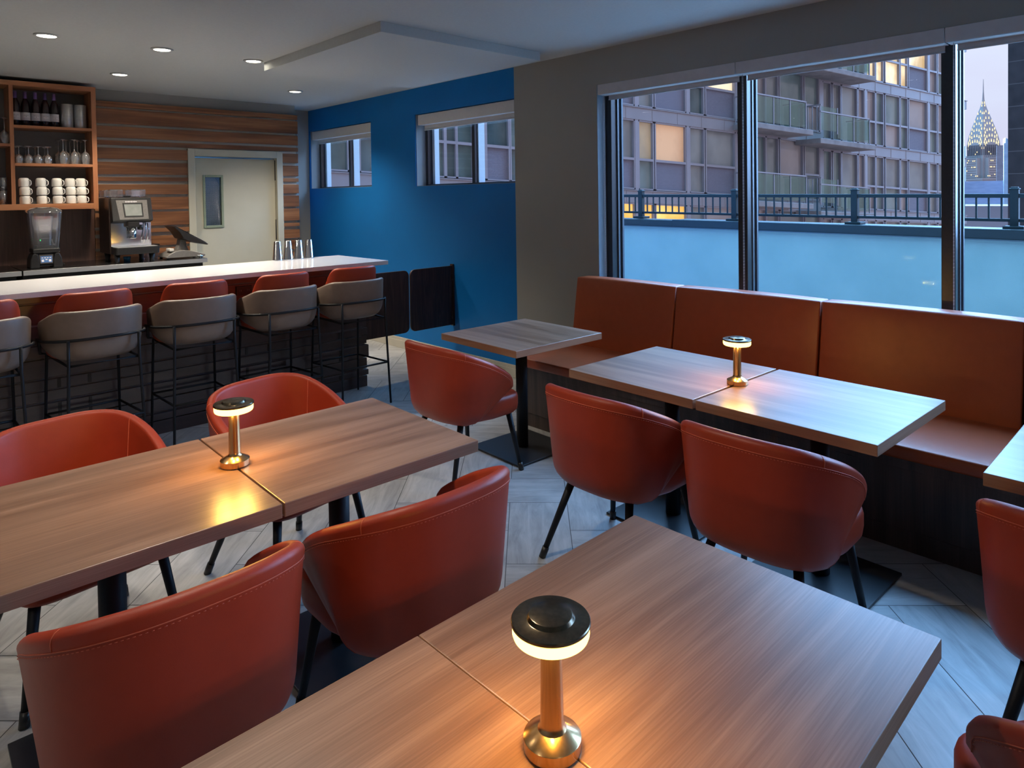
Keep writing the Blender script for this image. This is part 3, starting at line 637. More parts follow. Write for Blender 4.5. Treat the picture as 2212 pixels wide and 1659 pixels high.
for q, z in ((-9, 33), (-7, 33), (-3, 33), (3, 43), (6, 28), (-6, 55), (-3, 52), (9, 20), (12, 20), (15, 20), (-2, 22), (2, 12), (8, 13), (11, 13), (5, 40), (-5, 42), (-8, 42), (-10, 20), (-13, 20)):
    for rot in (0, 1):
        off = 25 if z < 17.5 else 21.9 if z < 47 else 16
        if rot == 0: vs = [(-0 + q-.8, -off, Z(z)), (q+.8, -off, Z(z)), (q+.8, -off, Z(z+1.6)), (q-.8, -off, Z(z+1.6))]
        else: vs = [(-off, q-.8, Z(z)), (-off, q+.8, Z(z)), (-off, q+.8, Z(z+1.6)), (-off, q-.8, Z(z+1.6))]
        bm.faces.new([bm.verts.new(p) for p in vs])
obj('lit_window', bm, 'towerlit', tw)
Mt['blueglass'] = noise_mat('blue_tower_glass', (0.20, 0.30, 0.47), (0.27, 0.39, 0.56), .12, 0.25, stretch=(1, 1, 2))
tb = thing('slanted_glass_tower', 'distant blue glass tower with a lit slanting roof edge', 'building', (1325, 232, -90), math.radians(10))
bm = newbm(); prism(bm, [(-16, 0), (26, 0), (26, 148), (-13, 172)], 0, -20, 20); obj('tower_body', bm, 'blueglass', tb)
tb.rotation_euler = (0, 0, math.radians(195))
bm = newbm(); tube(bm, [(0, -13, 173), (0, 26, 149)], 1.0, 6); tube(bm, [(-20.5, -13, 173), (-20.5, 26, 149)], .8, 6); obj('roof_light', bm, 'towerlit', tb)
Mt['hazeblue'] = noise_mat('hazy_blue_facade', (0.17, 0.22, 0.33), (0.24, 0.29, 0.41), .1, 0.5, stretch=(1, 1, 3))  # distance haze mixed into this facade colour
Mt['hazebrown'] = noise_mat('hazy_brown_facade', (0.17, 0.145, 0.17), (0.22, 0.19, 0.22), .1, 0.7, stretch=(1, 1, 3))  # haze tint mixed into the brown as well
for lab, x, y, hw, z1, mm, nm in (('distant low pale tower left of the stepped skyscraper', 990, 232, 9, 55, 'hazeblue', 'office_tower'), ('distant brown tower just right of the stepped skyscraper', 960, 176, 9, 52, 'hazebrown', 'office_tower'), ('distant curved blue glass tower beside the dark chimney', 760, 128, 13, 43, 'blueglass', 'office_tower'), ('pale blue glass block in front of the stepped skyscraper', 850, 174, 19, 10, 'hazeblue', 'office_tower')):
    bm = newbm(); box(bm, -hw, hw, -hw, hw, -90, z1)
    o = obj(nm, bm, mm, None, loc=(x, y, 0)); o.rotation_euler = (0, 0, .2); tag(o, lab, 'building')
bm = newbm(); box(bm, 60, 150, -10, 40, -40, -2); box(bm, 60, 66, 8, 16, -2, .4); box(bm, 70, 80, 18, 24, -2, -.2)
o = obj('rooftop', bm, 'hazebrown'); tag(o, 'low dark rooftops seen between the railing bars', 'building')
#%%FURNITURE
# ================================================================== DINING CHAIRS
def lerp(a, b, t): return a+(b-a)*t
def interp(tab, u):
    """smooth (cubic Hermite) interpolation through a table whose first column is the parameter"""
    n = len(tab)
    for i in range(n-1):
        if u <= tab[i+1][0] or i == n-2:
            u0, u1 = tab[i][0], tab[i+1][0]; h = u1-u0; t = min(1, max(0, (u-u0)/h)); res = []
            for c in range(1, len(tab[0])):
                def slope(k):
                    if k <= 0: return 0.0 if c in (2, 3, 5, 6) else (tab[1][c]-tab[0][c])/(tab[1][0]-tab[0][0])
                    if k >= n-1: return (tab[-1][c]-tab[-2][c])/(tab[-1][0]-tab[-2][0])
                    return (tab[k+1][c]-tab[k-1][c])/(tab[k+1][0]-tab[k-1][0])
                p0, p1, m0, m1 = tab[i][c], tab[i+1][c], slope(i)*h, slope(i+1)*h
                res.append((2*t**3-3*t*t+1)*p0+(t**3-2*t*t+t)*m0+(-2*t**3+3*t*t)*p1+(t**3-t*t)*m1)
            return res
# u, x_top, y_top, z_top, x_bot, y_bot, z_bot
CH = [(0, 0, -.300, .802, 0, -.185, .346), (.15, .123, -.292, .801, .078, -.182, .346), (.30, .219, -.250, .790, .145, -.170, .346), (.42, .270, -.186, .768, .182, -.155, .347),
      (.55, .297, -.098, .732, .203, -.145, .348), (.68, .303, -.01, .692, .213, -.135, .350), (.80, .300, .075, .645, .218, -.125, .352), (.90, .288, .135, .605, .221, -.12, .354), (.96, .282, .160, .580, .222, -.115, .355), (1.0, .275, .168, .545, .223, -.11, .356)]
def wv(v):
    a = max(0, 1-v/.22); return 1-(.36*(1-v)+.64*(1-math.sqrt(max(0, 1-a*a))))
def shell_pt(u, v):
    s = 1 if u >= 0 else -1
    xt, yt, zt, xb, yb, zb = interp(CH, abs(u))
    zt -= .016; z = lerp(zb, zt, v); w = wv(max(0, v))
    q = min(1, max(0, (abs(u)-.45)/.45)); q = q*q*(3-2*q); wy = lerp(w, max(0, v)**.95, q)
    return Vector((s*lerp(xb, xt, w), lerp(yb, yt, wy), z))
def thick_shell(bm, P, NU, NV, t, under=None):
    """closed padded shell from an outer surface P(u, v), rolled rim on top and round ends"""
    us = [-1+2*i/NU for i in range(NU+1)]; vs = [(j/NV)**1.2 for j in range(NV+1)]
    cols = []
    def col(u, tf=1.0, shift=Vector((0, 0, 0))):
        out = [P(u, v) for v in vs]; nr = []
        for k, v in enumerate(vs):
            e_ = 1e-3; eu = .07; u1, u0 = min(1, u+eu), max(-1, u-eu); v1, v0 = min(1, v+e_), max(0, v-e_)
            du = P(u1, v)-P(u0, v); dv = P(u, v1)-P(u, v0); q = du.cross(dv)
            if q.length < 1e-9: q = Vector((0, -1, 0))
            q.normalize()
            if q.x*out[k].x+q.y*(out[k].y-.05) < 0: q = -q
            nr.append(q)
        kk = next(i_ for i_, v in enumerate(vs) if v >= .1)
        for i_ in range(kk): nr[i_] = nr[kk]
        mid = [o_-n_*t/2 for o_, n_ in zip(out, nr)]; hh = t/2*tf; ring = []
        sv = [Vector((shift.x, shift.y, shift.z*v*v))*min(1, .05+1.8*v) for v in vs]
        for o_, n_, q_ in zip(mid, nr, sv): ring.append(o_+n_*hh+q_)
        for k in range(1, 8):
            th = PI*k/8; ring.append(mid[-1]+nr[-1]*hh*math.cos(th)+Vector((0, 0, 1))*hh*math.sin(th)*.9+shift)
        for o_, n_, q_ in zip(mid[::-1], nr[::-1], sv[::-1]): ring.append(o_-n_*hh+q_)
        return ring
    def tang(sg):
        d = [P(sg, v)-P(sg*.985, v) for v in vs]; q = sum(d, Vector((0, 0, 0))); return q.normalized()
    for sg, seq in ((-1, (80, 60, 35)), (1, (35, 60, 80))):
        T = tang(sg); caps = [col(sg, max(.05, math.cos(math.radians(a_))), T*(t/2*math.sin(math.radians(a_)))) for a_ in seq]
        if sg < 0: cols += caps; cols += [col(u) for u in us]
        else: cols += caps
    V = [[bm.verts.new(p) for p in c] for c in cols]; n_ = len(V[0])
    for A_, B_ in zip(V, V[1:]):
        for k in range(n_): f = bm.faces.new((A_[k], A_[(k+1) % n_], B_[(k+1) % n_], B_[k])); f.smooth = True
    bm.faces.new(V[0]); bm.faces.new(V[-1][::-1])
def make_chair():
    t_ = thing('dining_chair', 'x', 'chair', group='orange leather tub chairs')
    bm = newbm(); thick_shell(bm, shell_pt, 56, 14, .040); sh = obj('backrest', bm, 'leather', t_)
    bm = newbm()
    pts = [shell_pt(-1+2*i/60, .955)+Vector(((0.0006 if i > 30 else -.0006), -.001, 0)) for i in range(61)]
    tube(bm, pts, .0013, 5)
    n_ = 260
    for k in range(0, n_, 2):
        a = shell_pt(-.98+1.96*k/n_, .938)*1.0; b_ = shell_pt(-.98+1.96*(k+1)/n_, .938)
        a += Vector((a.x*.006, -.0012, 0)); b_ += Vector((b_.x*.006, -.0012, 0)); tube(bm, [a, b_], .0008, 4)
    for s in (-1, 1):
        p = shell_pt(s*.42, .955); q = shell_pt(s*.42, 1.0); nrm = Vector((s*.86, -.5, 0)); inn = -nrm*.040
        tube(bm, [p, q+nrm*.0005, q+nrm*-.003+Vector((0, 0, .0098)), q+nrm*-.010+Vector((0, 0, .0160)), q+nrm*-.020+Vector((0, 0, .0184)), q+nrm*-.030+Vector((0, 0, .0160)), q+nrm*-.0375+Vector((0, 0, .0095)), q+inn*1.02, shell_pt(s*.42, .6)+inn*1.02, shell_pt(s*.42, .3)+inn*1.02], .0016, 5)
    obj('stitching', bm, 'thread', t_)
    # seat cushion
    bm = newbm()
    plan = []
    for k in range(40):
        a = 2*PI*k/40; c_, s_ = math.cos(a), math.sin(a)
        x = .262*math.copysign(abs(c_)**.36, c_); y = .240*math.copysign(abs(s_)**.36, s_)+.035
        x *= 1.0-.22*max(0, (.02-y))/.23
        plan.append((x, y))
    rings = []
    for sc, z in ((0, .352), (.80, .352), (.93, .356), (.985, .372), (1.0, .40), (1.0, .445), (.985, .462), (.94, .472), (.75, .482), (.4, .487), (0, .488)):
        if sc == 0: rings.append([bm.verts.new((0, .035, z))])
        else: rings.append([bm.verts.new((x*sc, (y-.035)*sc+.035, z)) for x, y in plan])
    for A, B in zip(rings, rings[1:]):
        for k in range(40):
            k2 = (k+1) % 40
            if len(A) == 1: f = bm.faces.new((A[0], B[k2], B[k]))
            elif len(B) == 1: f = bm.faces.new((A[k], A[k2], B[0]))
            else: f = bm.faces.new((A[k], A[k2], B[k2], B[k]))
            f.smooth = True
    obj('seat', bm, 'leather', t_)
    for sx, tx, ty, fx, fy in ((-1, .195, .195, .245, .245), (1, .195, .195, .245, .245), (-1, .155, -.13, .232, -.255), (1, .155, -.13, .232, -.255)):
        bm = newbm(); a = Vector((sx*tx, ty, .37)); b_ = Vector((sx*fx, fy, .035)); tube(bm, [a, b_], .0185, 14, r2=.0125)
        lg = obj('leg', bm, 'blackmetal', t_)
        d = (b_-a).normalized(); c0_ = b_-d*.012; bm = newbm(); tube(bm, [c0_, Vector((c0_.x+d.x*.047, c0_.y+d.y*.047, 0))], .0158, 12); obj('foot_cap', bm, 'black', lg)
    return t_
H = PI/2
CHAIRS = [((1.212, 1.785, 0), 0.0, 'orange tub chair, right one of the two whose backs face the front table'),
          ((.520, 1.805, 0), -.02, 'orange tub chair at lower left with its stitched back to the camera'),
          ((.535, 2.86, 0), PI+.12, 'orange tub chair behind the left table at the left edge of the photo'),
          ((1.33, 2.86, 0), PI+.18, 'orange tub chair on the bar side of the left table, behind the brass lamp'),
          ((2.555, 3.15, 0), -H, 'orange tub chair pushed up to the small single table near the blue wall'),
          ((2.444, 1.885, 0), -H-.02, 'orange tub chair at the window side pair, the farther of its two chairs'),
          ((2.436, 1.170, 0), -H, 'orange tub chair at the window side pair, the nearer of its two chairs'),
          ((2.436, .204, 0), -H, 'orange tub chair cut off by the right edge, at the farthest right table'),
          ((1.705, .060, 0), -.60, 'orange tub chair cropped at the bottom right corner by the front table')]
ch0 = make_chair()
for k, (lc, rz, lab) in enumerate(CHAIRS):
    if k == 0: ch0.location = lc; ch0.rotation_euler = (0, 0, rz); ch0['label'] = lab
    else: dup(ch0, lc, rz, lab)

# ================================================================== TABLES
def make_table(sx, sy):
    t_ = thing('dining_table', 'x', 'table', group='square wood topped pedestal tables')
    bm = newbm(); hx, hy = sx/2, sy/2; ch = .003
    z0, z1 = .708, .75
    v = [bm.verts.new(p) for p in ((-hx, -hy, z1), (hx, -hy, z1), (hx, hy, z1), (-hx, hy, z1))]; bm.faces.new(v)
    v2 = [bm.verts.new((a.co.x, a.co.y, z0)) for a in v]; bm.faces.new(v2[::-1])
    for k in range(4):
        f = bm.faces.new((v[k], v2[k], v2[(k+1) % 4], v[(k+1) % 4])); f.material_index = 1 if k in (0, 2) else 2
    obj('tabletop', bm, ['table', 'table_edge', 'table_edge_y'], t_, bevel=.0022)
    bm = newbm(); lathe(bm, [(0, .013), (.0375, .013), (.0375, .69), (0, .69)], 28); box(bm, -.19, .19, -.03, .03, .69, .7075); box(bm, -.03, .03, -.19, .19, .69, .7075)
    obj('pole', bm, 'blackmetal', t_)
    bm = newbm(); box(bm, -.24, .24, -.24, .24, 0, .012); obj('base_plate', bm, 'plate', t_, bevel=.002)
    return t_
def rot2(cx, cy, a, dx, dy): return (cx+dx*math.cos(a)-dy*math.sin(a), cy+dx*math.sin(a)+dy*math.cos(a), 0)
aL, aR = math.radians(-1.35), math.radians(-1.8)
TABS = [((.424, .756, 0), 0, 'wood topped table at the bottom of the photo, left half of the front pair'),
        ((1.159, .756, 0), 0, 'wood topped table in the foreground, right half of the front pair'),
        (rot2(.872, 2.268, aL, -.370, 0), aL, 'wood topped table at the left edge, left half of the middle pair'),
        (rot2(.872, 2.268, aL, .370, 0), aL, 'wood topped table nearest the bar, right half of the middle pair'),
        (rot2(2.935, 1.563, aR, 0, .374), aR+H, 'wood topped table before the bench, far half of the window pair'),
        (rot2(2.935, 1.563, aR, 0, -.374), aR+H, 'wood topped table before the bench, near half of the window pair'),
        ((3.062, 3.152, 0), H-.035, 'single small square table standing alone between the blue wall and the bench'),
        ((2.893, .155, 0), H, 'table cut off by the right edge of the photo in front of the bench')]
tb0 = make_table(.733, .744)
for k, (lc, rz, lab) in enumerate(TABS):
    if k == 0: tb0.location = lc; tb0['label'] = lab
    else: dup(tb0, lc, rz, lab)

# ================================================================== TABLE LAMPS
def make_lamp():
    t_ = thing('table_lamp', 'x', 'lamp', group='cordless brass table lamps')
    def cr(o): m_ = o.modifiers.new('split', 'EDGE_SPLIT'); m_.split_angle = math.radians(25); return o
    bm = newbm(); lathe(bm, [(0, .0015), (.0460, .0015), (.0468, .003), (.0468, .0205), (.0460, .0215), (.0235, .0335), (.0215, .0365), (0, .0365)], 56); cr(obj('base', bm, 'brass', t_))
    bm = newbm(); lathe(bm, [(.0225, .0350), (.0203, .0385), (.0190, .044), (.0168, .170), (.0163, .186)], 40); obj('stem', bm, 'brass', t_)
    bm = newbm(); lathe(bm, [(0, .1830), (.058, .1830), (.0605, .1850), (.0622, .190), (.0622, .2035), (0, .2035)], 64); rg = obj('light_ring', bm, 'glow', t_)
    bm = newbm(); lathe(bm, [(0, .204), (.0632, .204), (.0642, .2055), (.0642, .2090), (.0630, .2108), (.0400, .2118), (.0385, .2125), (.0350, .2185), (.0335, .2192), (0, .2195)], 72)
    cr(obj('cap', bm, 'brasscap', t_))
    l = bpy.data.lights.new('lamp_light', 'POINT'); l.energy = 1.35; l.color = (1.0, 0.53, 0.11); l.shadow_soft_size = .006
    for q in range(4):
        o = bpy.data.objects.new('lamp_light', l); COL.objects.link(o); o.parent = t_; o.location = (.044*math.cos(q*H+.785), .044*math.sin(q*H+.785),   .176)
    return t_
LAMPS = [((.780, .744, .7502), 0, 'brass table lamp in the foreground on the front table seam'), ((.877, 2.292, .7502), 0, 'brass table lamp on the middle table pair in front of the bar'), ((2.918, 1.563, .7502), 0, 'brass table lamp on the window side table before the bench')]
lp0 = make_lamp()
for k, (lc, rz, lab) in enumerate(LAMPS):
    if k == 0: lp0.location = lc; lp0['label'] = lab
    else: dup(lp0, lc, rz, lab)

# ================================================================== BENCH
bq = thing('banquette_bench', 'long rust orange upholstered bench with dark wood plinth under the tall windows', 'bench', (3.375, 0, 0))
YL = 3.50
bm = newbm(); box(bm, 0, .80, -1.3, YL-.01, .10, .38); box(bm, .012, .80, -1.3, YL-.02, 0, .10); box(bm, -.004, .80, -1.3, YL-.008, .38, .43)
obj('plinth', bm, 'plinth', bq, bevel=.002)
segs = [(2.605, YL), (1.625, 2.60), (.660, 1.62), (-.30, .655), (-1.28, -.305)]
def cushion(bm, x0, x1, y0, y1, z0, z1, lean=0, puff=.012):
    n_ = 14; vg = {}
    def P(i, j, k):
        u, v_, w = i/n_, j/n_, k/n_
        return u, v_, w
    pts = {}
    def vert(u, v_, w):
        key = (round(u, 4), round(v_, 4), round(w, 4))
        if key in pts: return pts[key]
        x, y, z = x0+(x1-x0)*u, y0+(y1-y0)*v_, z0+(z1-z0)*w
        b4 = lambda q: 1-(2*q-1)**4
        if u in (0, 1): x += (-1 if u == 0 else 1)*puff*b4(v_)*b4(w)
        if w in (0, 1): z += (-1 if w == 0 else 1)*puff*b4(v_)*b4(u)*.7
        x += lean*w
        pts[key] = bm.verts.new((x, y, z)); return pts[key]
    def face(f):
        for a in range(n_):
            for b_ in range(n_):
                q = [f(a/n_, b_/n_), f((a+1)/n_, b_/n_), f((a+1)/n_, (b_+1)/n_), f(a/n_, (b_+1)/n_)]
                fa = bm.faces.new([vert(*p) for p in q]); fa.smooth = True
    for c_ in (0, 1):
        face(lambda a, b_: (c_, a, b_)); face(lambda a, b_: (a, c_, b_)); face(lambda a, b_: (a, b_, c_))
for a, b_ in segs:
    bm = newbm(); cushion(bm, .560, .690, a+.003, b_-.003, .455, 1.0, lean=.085); o = obj('back_cushion', bm, 'bench', bq, bevel=.022, bseg=4)
bm = newbm(); cushion(bm, -.035, .60, -1.28, YL, .432, .495, puff=.010); obj('seat_cushion', bm, 'bench', bq, bevel=.022, bseg=4)
bm = newbm(); box(bm, .70, .80, -1.3, YL-.01, .43, .93); obj('back_frame', bm, 'plinth', bq)

# ================================================================== BAR
Mt['barback'] = noise_mat('grey_bar_backing', (0.15, 0.16, 0.18), (0.18, 0.19, 0.21), 8, 0.3)
bar_ = thing('bar_counter', 'long white topped bar with dark horizontal plank front', 'bar', (0, 5.17, 0))
bm = newbm(); box(bm, -2.2, 3.218, -.245, .60, 1.072, 1.107); obj('countertop', bm, 'quartz', bar_, bevel=.003)
bm = newbm(); box(bm, -2.2, 3.11, .012, .45, 0, 1.071); obj('body', bm, 'barback', bar_)
bm = newbm(); rb = random.Random(5)
pl = [(1.011, 1.07, .012), (.872, .998, .0), (.742, .861, .004), (.655, .732, .0), (.527, .645, .004), (.453, .515, .012), (.376, .441, .004), (.262, .364, .020), (.160, .250, .004), (.104, .149, .016), (.0, .094, .004)]
for k, (z0, z1, d) in enumerate(pl):
    box(bm, -2.2, 3.135+d*.6, -d, .02, z0, z1); box(bm, 3.10, 3.135+d*.6, .02, .45, z0, z1)
for x0 in (.86, 1.03, 2.07, 2.245, 2.86):
    for k, (z0, z1, d) in enumerate(pl[5:12]):
        if k % 2 == 0: box(bm, x0, x0+.02, -d-.004, .0, z0+.004, z1-.004, 1)
obj('plank_front', bm, ['barwood', 'black'], bar_, bevel=.002)
for k, (x, lab) in enumerate(((2.83, 'dark double power outlet on the bar front below the counter, behind the end stool'), (2.075, 'dark double power outlet on the bar front, between the third and fourth stool'))):
    t_ = thing('power_outlet', lab, 'outlet', (x, 5.168, .95)); bm = newbm(); box(bm, -.06, .06, -.010, 0, -.035, .035); obj('cover_plate', bm, 'black', t_, bevel=.003)
    bm = newbm()
    for sx in (-.03, .03):
        for dx in (-.006, .006): box(bm, sx+dx-.0015, sx+dx+.0015, -.0112, -.009, -.006, .008)
    obj('socket', bm, 'greyplastic', t_)
# swing gates between the bar end and the blue wall
for lab, x0, x1, hx in (('dark wood swing gate panel fixed to the bar end', 3.165, 3.672, 0), ('dark wood swing gate panel hinged on the blue wall', 3.688, 4.185, 1)):
    t_ = thing('swing_gate', lab, 'gate', (x1 if hx else x0, 5.288, .375), group='pair of bar swing gates')
    bm = newbm(); w = x1-x0; r = .055
    if hx: poly = [(-w+r, 0)] + [(-w+r+r*math.cos(PI*1.5-PI/2*k/6), r+r*math.sin(PI*1.5-PI/2*k/6)) for k in range(7)] + [(-w+r+r*math.cos(PI-PI/2*k/6), .585-r+r*math.sin(PI-PI/2*k/6)) for k in range(7)] + [(0, .585), (0, 0)]
    else: poly = [(0, 0)] + [(w-r+r*math.cos(-PI/2+PI/2*k/6), r+r*math.sin(-PI/2+PI/2*k/6)) for k in range(7)] + [(w-r+r*math.cos(PI/2*k/6), .585-r+r*math.sin(PI/2*k/6)) for k in range(7)] + [(0, .585)]
    pp = []
    for q in poly:
        if not pp or (abs(q[0]-pp[-1][0])+abs(q[1]-pp[-1][1])) > 1e-5: pp.append(q)
    prism(bm, pp, 1, -.011, .011); obj('panel', bm, 'doorwood', t_, bevel=.003)
    bm = newbm()
    if hx: box(bm, .002, .022, -.02, .02, -.01, .60); tube(bm, [(-.004, -.014, .06), (-.004, -.014, .13)], .006, 8); tube(bm, [(-.004, -.014, .44), (-.004, -.014, .51)], .006, 8)
    else: tube(bm, [(-.004, -.014, .06), (-.004, -.014, .13)], .006, 8); tube(bm, [(-.004, -.014, .44), (-.004, -.014, .51)], .006, 8)
    obj('hinge', bm, 'doorwood' if hx else 'black', t_)

# ================================================================== BAR STOOLS
def make_stool():
    t_ = thing('bar_stool', 'x', 'stool', group='bar stools with taupe backs and orange cushions')
    # local: faces +y; origin under the seat centre
    def ringpt(a, rx, ry, cy=0.0): return (rx*math.sin(a), cy-ry*math.cos(a))
    A = math.radians(112)
    def outer(u, v):
        a = u*A; au = abs(u)
        zt = .986-.115*max(0, (au-.45)/.55)**1.6; zb = .700+.06*max(0, (au-.5)/.5)**1.5
        z = lerp(zb, zt, v); w = math.sqrt(max(0, 1-max(0, 1-(v+.02)/.42)**2))*.075
        rx = .186+w+.008*v; ry = .182+w+.010*v
        return Vector((rx*math.copysign(abs(math.sin(a))**.85, math.sin(a)), -ry*math.copysign(abs(math.cos(a))**.72, math.cos(a)), z))
    bm = newbm(); thick_shell(bm, outer, 40, 9, .034); obj('outer_shell', bm, 'taupe', t_)
    A2 = math.radians(78)
    def inner(u, v):
        a = u*A2; au = abs(u); zt = 1.082-.10*max(0, (au-.5)/.5)**3.2
        return Vector((.222*math.copysign(abs(math.sin(a))**.9, math.sin(a)), -(.178+.02*v)*abs(math.cos(a))**.7, lerp(.76, zt, v)))
    bm = newbm(); thick_shell(bm, inner, 28, 8, .042); obj('back_cushion', bm, 'leather', t_)
    bm = newbm(); rings = []
    plan = [(.225*math.copysign(abs(math.cos(2*PI*k/36))**.6, math.cos(2*PI*k/36)), .21*math.copysign(abs(math.sin(2*PI*k/36))**.6, math.sin(2*PI*k/36))+.04) for k in range(36)]
    for sc, z in ((0, .70), (.85, .70), (.97, .712), (1.0, .735), (1.0, .765), (.96, .783), (.8, .792), (0, .797)):
        rings.append([bm.verts.new((0, .04, z))] if sc == 0 else [bm.verts.new((x*sc, (y-.04)*sc+.04, z)) for x, y in plan])
    for A_, B_ in zip(rings, rings[1:]):
        for k in range(36):
            k2 = (k+1) % 36
            f = bm.faces.new((A_[0], B_[k2], B_[k])) if len(A_) == 1 else bm.faces.new((A_[k], A_[k2], B_[0])) if len(B_) == 1 else bm.faces.new((A_[k], A_[k2], B_[k2], B_[k]))
            f.smooth = True
    obj('seat', bm, 'leather', t_)
    R = .0085
    bm = newbm()
    pts = []
    for i in range(41):
        a = (-1+2*i/40)*math.radians(100)
        pts.append((.277*math.copysign(abs(math.sin(a))**.8, math.sin(a)), -.285*math.copysign(abs(math.cos(a))**.75, math.cos(a)), .838-.022*(abs(a)/1.745)**2))
    tube(bm, pts, R, 8); obj('back_rail', bm, 'blackmetal', t_)
    fr = bm = newbm(); tube(bm, [(-.19, .20, .688), (.19, .20, .688), (.185, -.255, .688), (-.185, -.255, .688)], R, 8, closed=True); obj('seat_frame', bm, 'blackmetal', t_)
    for s in (-1, 1):
        bm = newbm(); tube(bm, [(s*.188, -.262, .838), (s*.188, -.262, .70), (s*.190, -.264, .67), (s*.212, -.285, .006)], R, 10); obj('leg', bm, 'blackmetal', t_)
        bm = newbm(); tube(bm, [(s*.270, .045, .815), (s*.245, .13, .72), (s*.20, .19, .70), (s*.215, .235, .006)], R, 10); obj('leg', bm, 'blackmetal', t_)
    bm = newbm(); z = .335
    tube(bm, [(-.201, -.276, z), (.201, -.276, z)], R*.9, 8); tube(bm, [(-.201, -.276, z), (-.208, .217, z-.02)], R*.9, 8); tube(bm, [(.201, -.276, z), (.208, .217, z-.02)], R*.9, 8); tube(bm, [(-.208, .217, z-.02), (.208, .217, z-.02)], R*.9, 8)
    obj('footrest', bm, 'blackmetal', t_)
    return t_
ST = [(2.79, 'taupe backed bar stool at the right end of the bar by the swing gates'), (2.205, 'taupe backed bar stool, second from the right end of the bar'), (1.60, 'taupe backed bar stool, middle one of the five'), (1.0, 'taupe backed bar stool, second from the left edge of the photo'), (.415, 'taupe backed bar stool cut off by the left edge of the photo')]
st0 = make_stool()
for k, (x, lab) in enumerate(ST):
    rz = (-.02, .03, -.03, .05, .0)[k]
    if k == 0: st0.location = (x, 4.875, 0); st0.rotation_euler = (0, 0, rz); st0['label'] = lab
    else: dup(st0, (x, 4.875, 0), rz, lab)
# ================================================================== BACK BAR
Mt['steeldark'] = noise_mat('dim_reflection_steel', (0.20, 0.20, 0.20), (0.26, 0.26, 0.26), 90, 0.22, 1.0, stretch=(0.05, 1, 1))  # darker steel copy, the dim reflection on top put into the colour
def cabinet(x0, x1, lab):
    t_ = thing('back_bar_cabinet', lab, 'cabinet', (x0, 7.12, 0)); w = x1-x0
    bm = newbm(); box(bm, 0, w-.03, .03, .70, 0, 1.015); obj('body', bm, 'black', t_)
    bm = newbm(); box(bm, 0, w, -.02, .725, 1.018, 1.060); obj('worktop', bm, 'steeldark', t_, bevel=.004)
    bm = newbm(); box(bm, 0, w, -.024, -.021, 1.0185, 1.0575); obj('front_edge', bm, 'steel', t_)  # paler steel strip paints the bright front edge
    nd = max(1, round(w/.6))
    for k in range(nd):
        a = k*(w-.03)/nd; bm = newbm(); box(bm, a+.006, a+(w-.03)/nd-.006, 0, .028, .10, .95); d = obj('door', bm, 'black', t_, bevel=.004)
        bm = newbm(); box(bm, a+.03, a+(w-.03)/nd-.03, -.014, .0, .915, .935); obj('handle', bm, 'greyplastic', d, bevel=.003)
    return t_
cabinet(.962, 2.49, 'black back bar cabinet with steel worktop carrying the coffee machine'); cabinet(-.6, .950, 'black back bar cabinet with steel worktop at the left edge')
bm = newbm(); box(bm, -.8, 1.664, 7.852, 7.886, 0, 1.62); struct('trim_8', bm, 'panel_v')
# shelf unit
sh = thing('wall_shelf_unit', 'cherry wood wall shelf unit holding bottles, glasses and mugs', 'shelf', (0, 7.55, 0))
bm = newbm(); box(bm, -.2, 1.597, 0, .31, 2.708, 2.752); obj('top_board', bm, 'shelf', sh, bevel=.001)
bm = newbm(); box(bm, 1.597, 1.638, 0, .31, 1.575, 2.752); obj('side_panel', bm, 'shelf_v', sh, bevel=.001)
bm = newbm(); box(bm, .954, .985, .002, .31, 1.632, 2.708); obj('divider', bm, 'shelf_v', sh, bevel=.001)
bm = newbm(); box(bm, -.2, 1.597, 0, .31, 1.578, 1.632); obj('bottom_board', bm, 'shelf', sh, bevel=.001)
for x0, x1, z in ((.985, 1.597, 2.352), (.985, 1.597, 2.006), (-.2, .954, 2.18)):
    bm = newbm(); box(bm, x0, x1, .003, .31, z-.025, z); obj('shelf_board', bm, 'shelf', sh, bevel=.001)
Mt['shelfback'] = noise_mat('grey_shelf_back', (0.13, 0.13, 0.125), (0.15, 0.15, 0.145), 6, 0.6)
bm = newbm(); box(bm, -.2, 1.6, .296, .312, 1.6, 2.74); obj('back_panel', bm, 'shelfback', sh)
def proto(name, label, cat, group, parts):
    t_ = thing(name, label, cat, (0, 0, 0), group=group)
    for nm, fn, mm in parts:
        bm = newbm(); fn(bm); obj(nm, bm, mm, t_)
    return t_
def place(p, lst):
    for k, (x, y, z, rz, lab) in enumerate(lst):
        if k == 0: p.location = (x, y, z); p.rotation_euler = (0, 0, rz); p['label'] = lab
        else: dup(p, (x, y, z), rz, lab)
ORD = ['leftmost', 'second from left', 'middle', 'fourth from left', 'rightmost']
pb = proto('wine_bottle', 'x', 'bottle', 'wine bottles on the top shelf', [
    ('glass_body', lambda b_: lathe(b_, [(0, 0), (.035, 0), (.037, .004), (.037, .175), (.033, .205), (.022, .235), (.0145, .255), (.0140, .300), (0, .300)], 24), 'bottle'),
    ('paper_label', lambda b_: lathe(b_, [(.0373, .052), (.0377, .052), (.0377, .125), (.0373, .125)], 24), 'paper'),
    ('foil_cap', lambda b_: lathe(b_, [(.0148, .248), (.0150, .262), (.0150, .318), (0, .3185)], 20), 'foil')])
bm = newbm()
for k in range(9): box(bm, -.022+k*.005, -.0195+k*.005, -.0384, -.0376, .095, .100)
box(bm, -.020, .020, -.0384, -.0376, .070, .0712); box(bm, -.003, .003, -.0386, -.0376, .083, .088)
obj('label_print', bm, 'ink', pb)
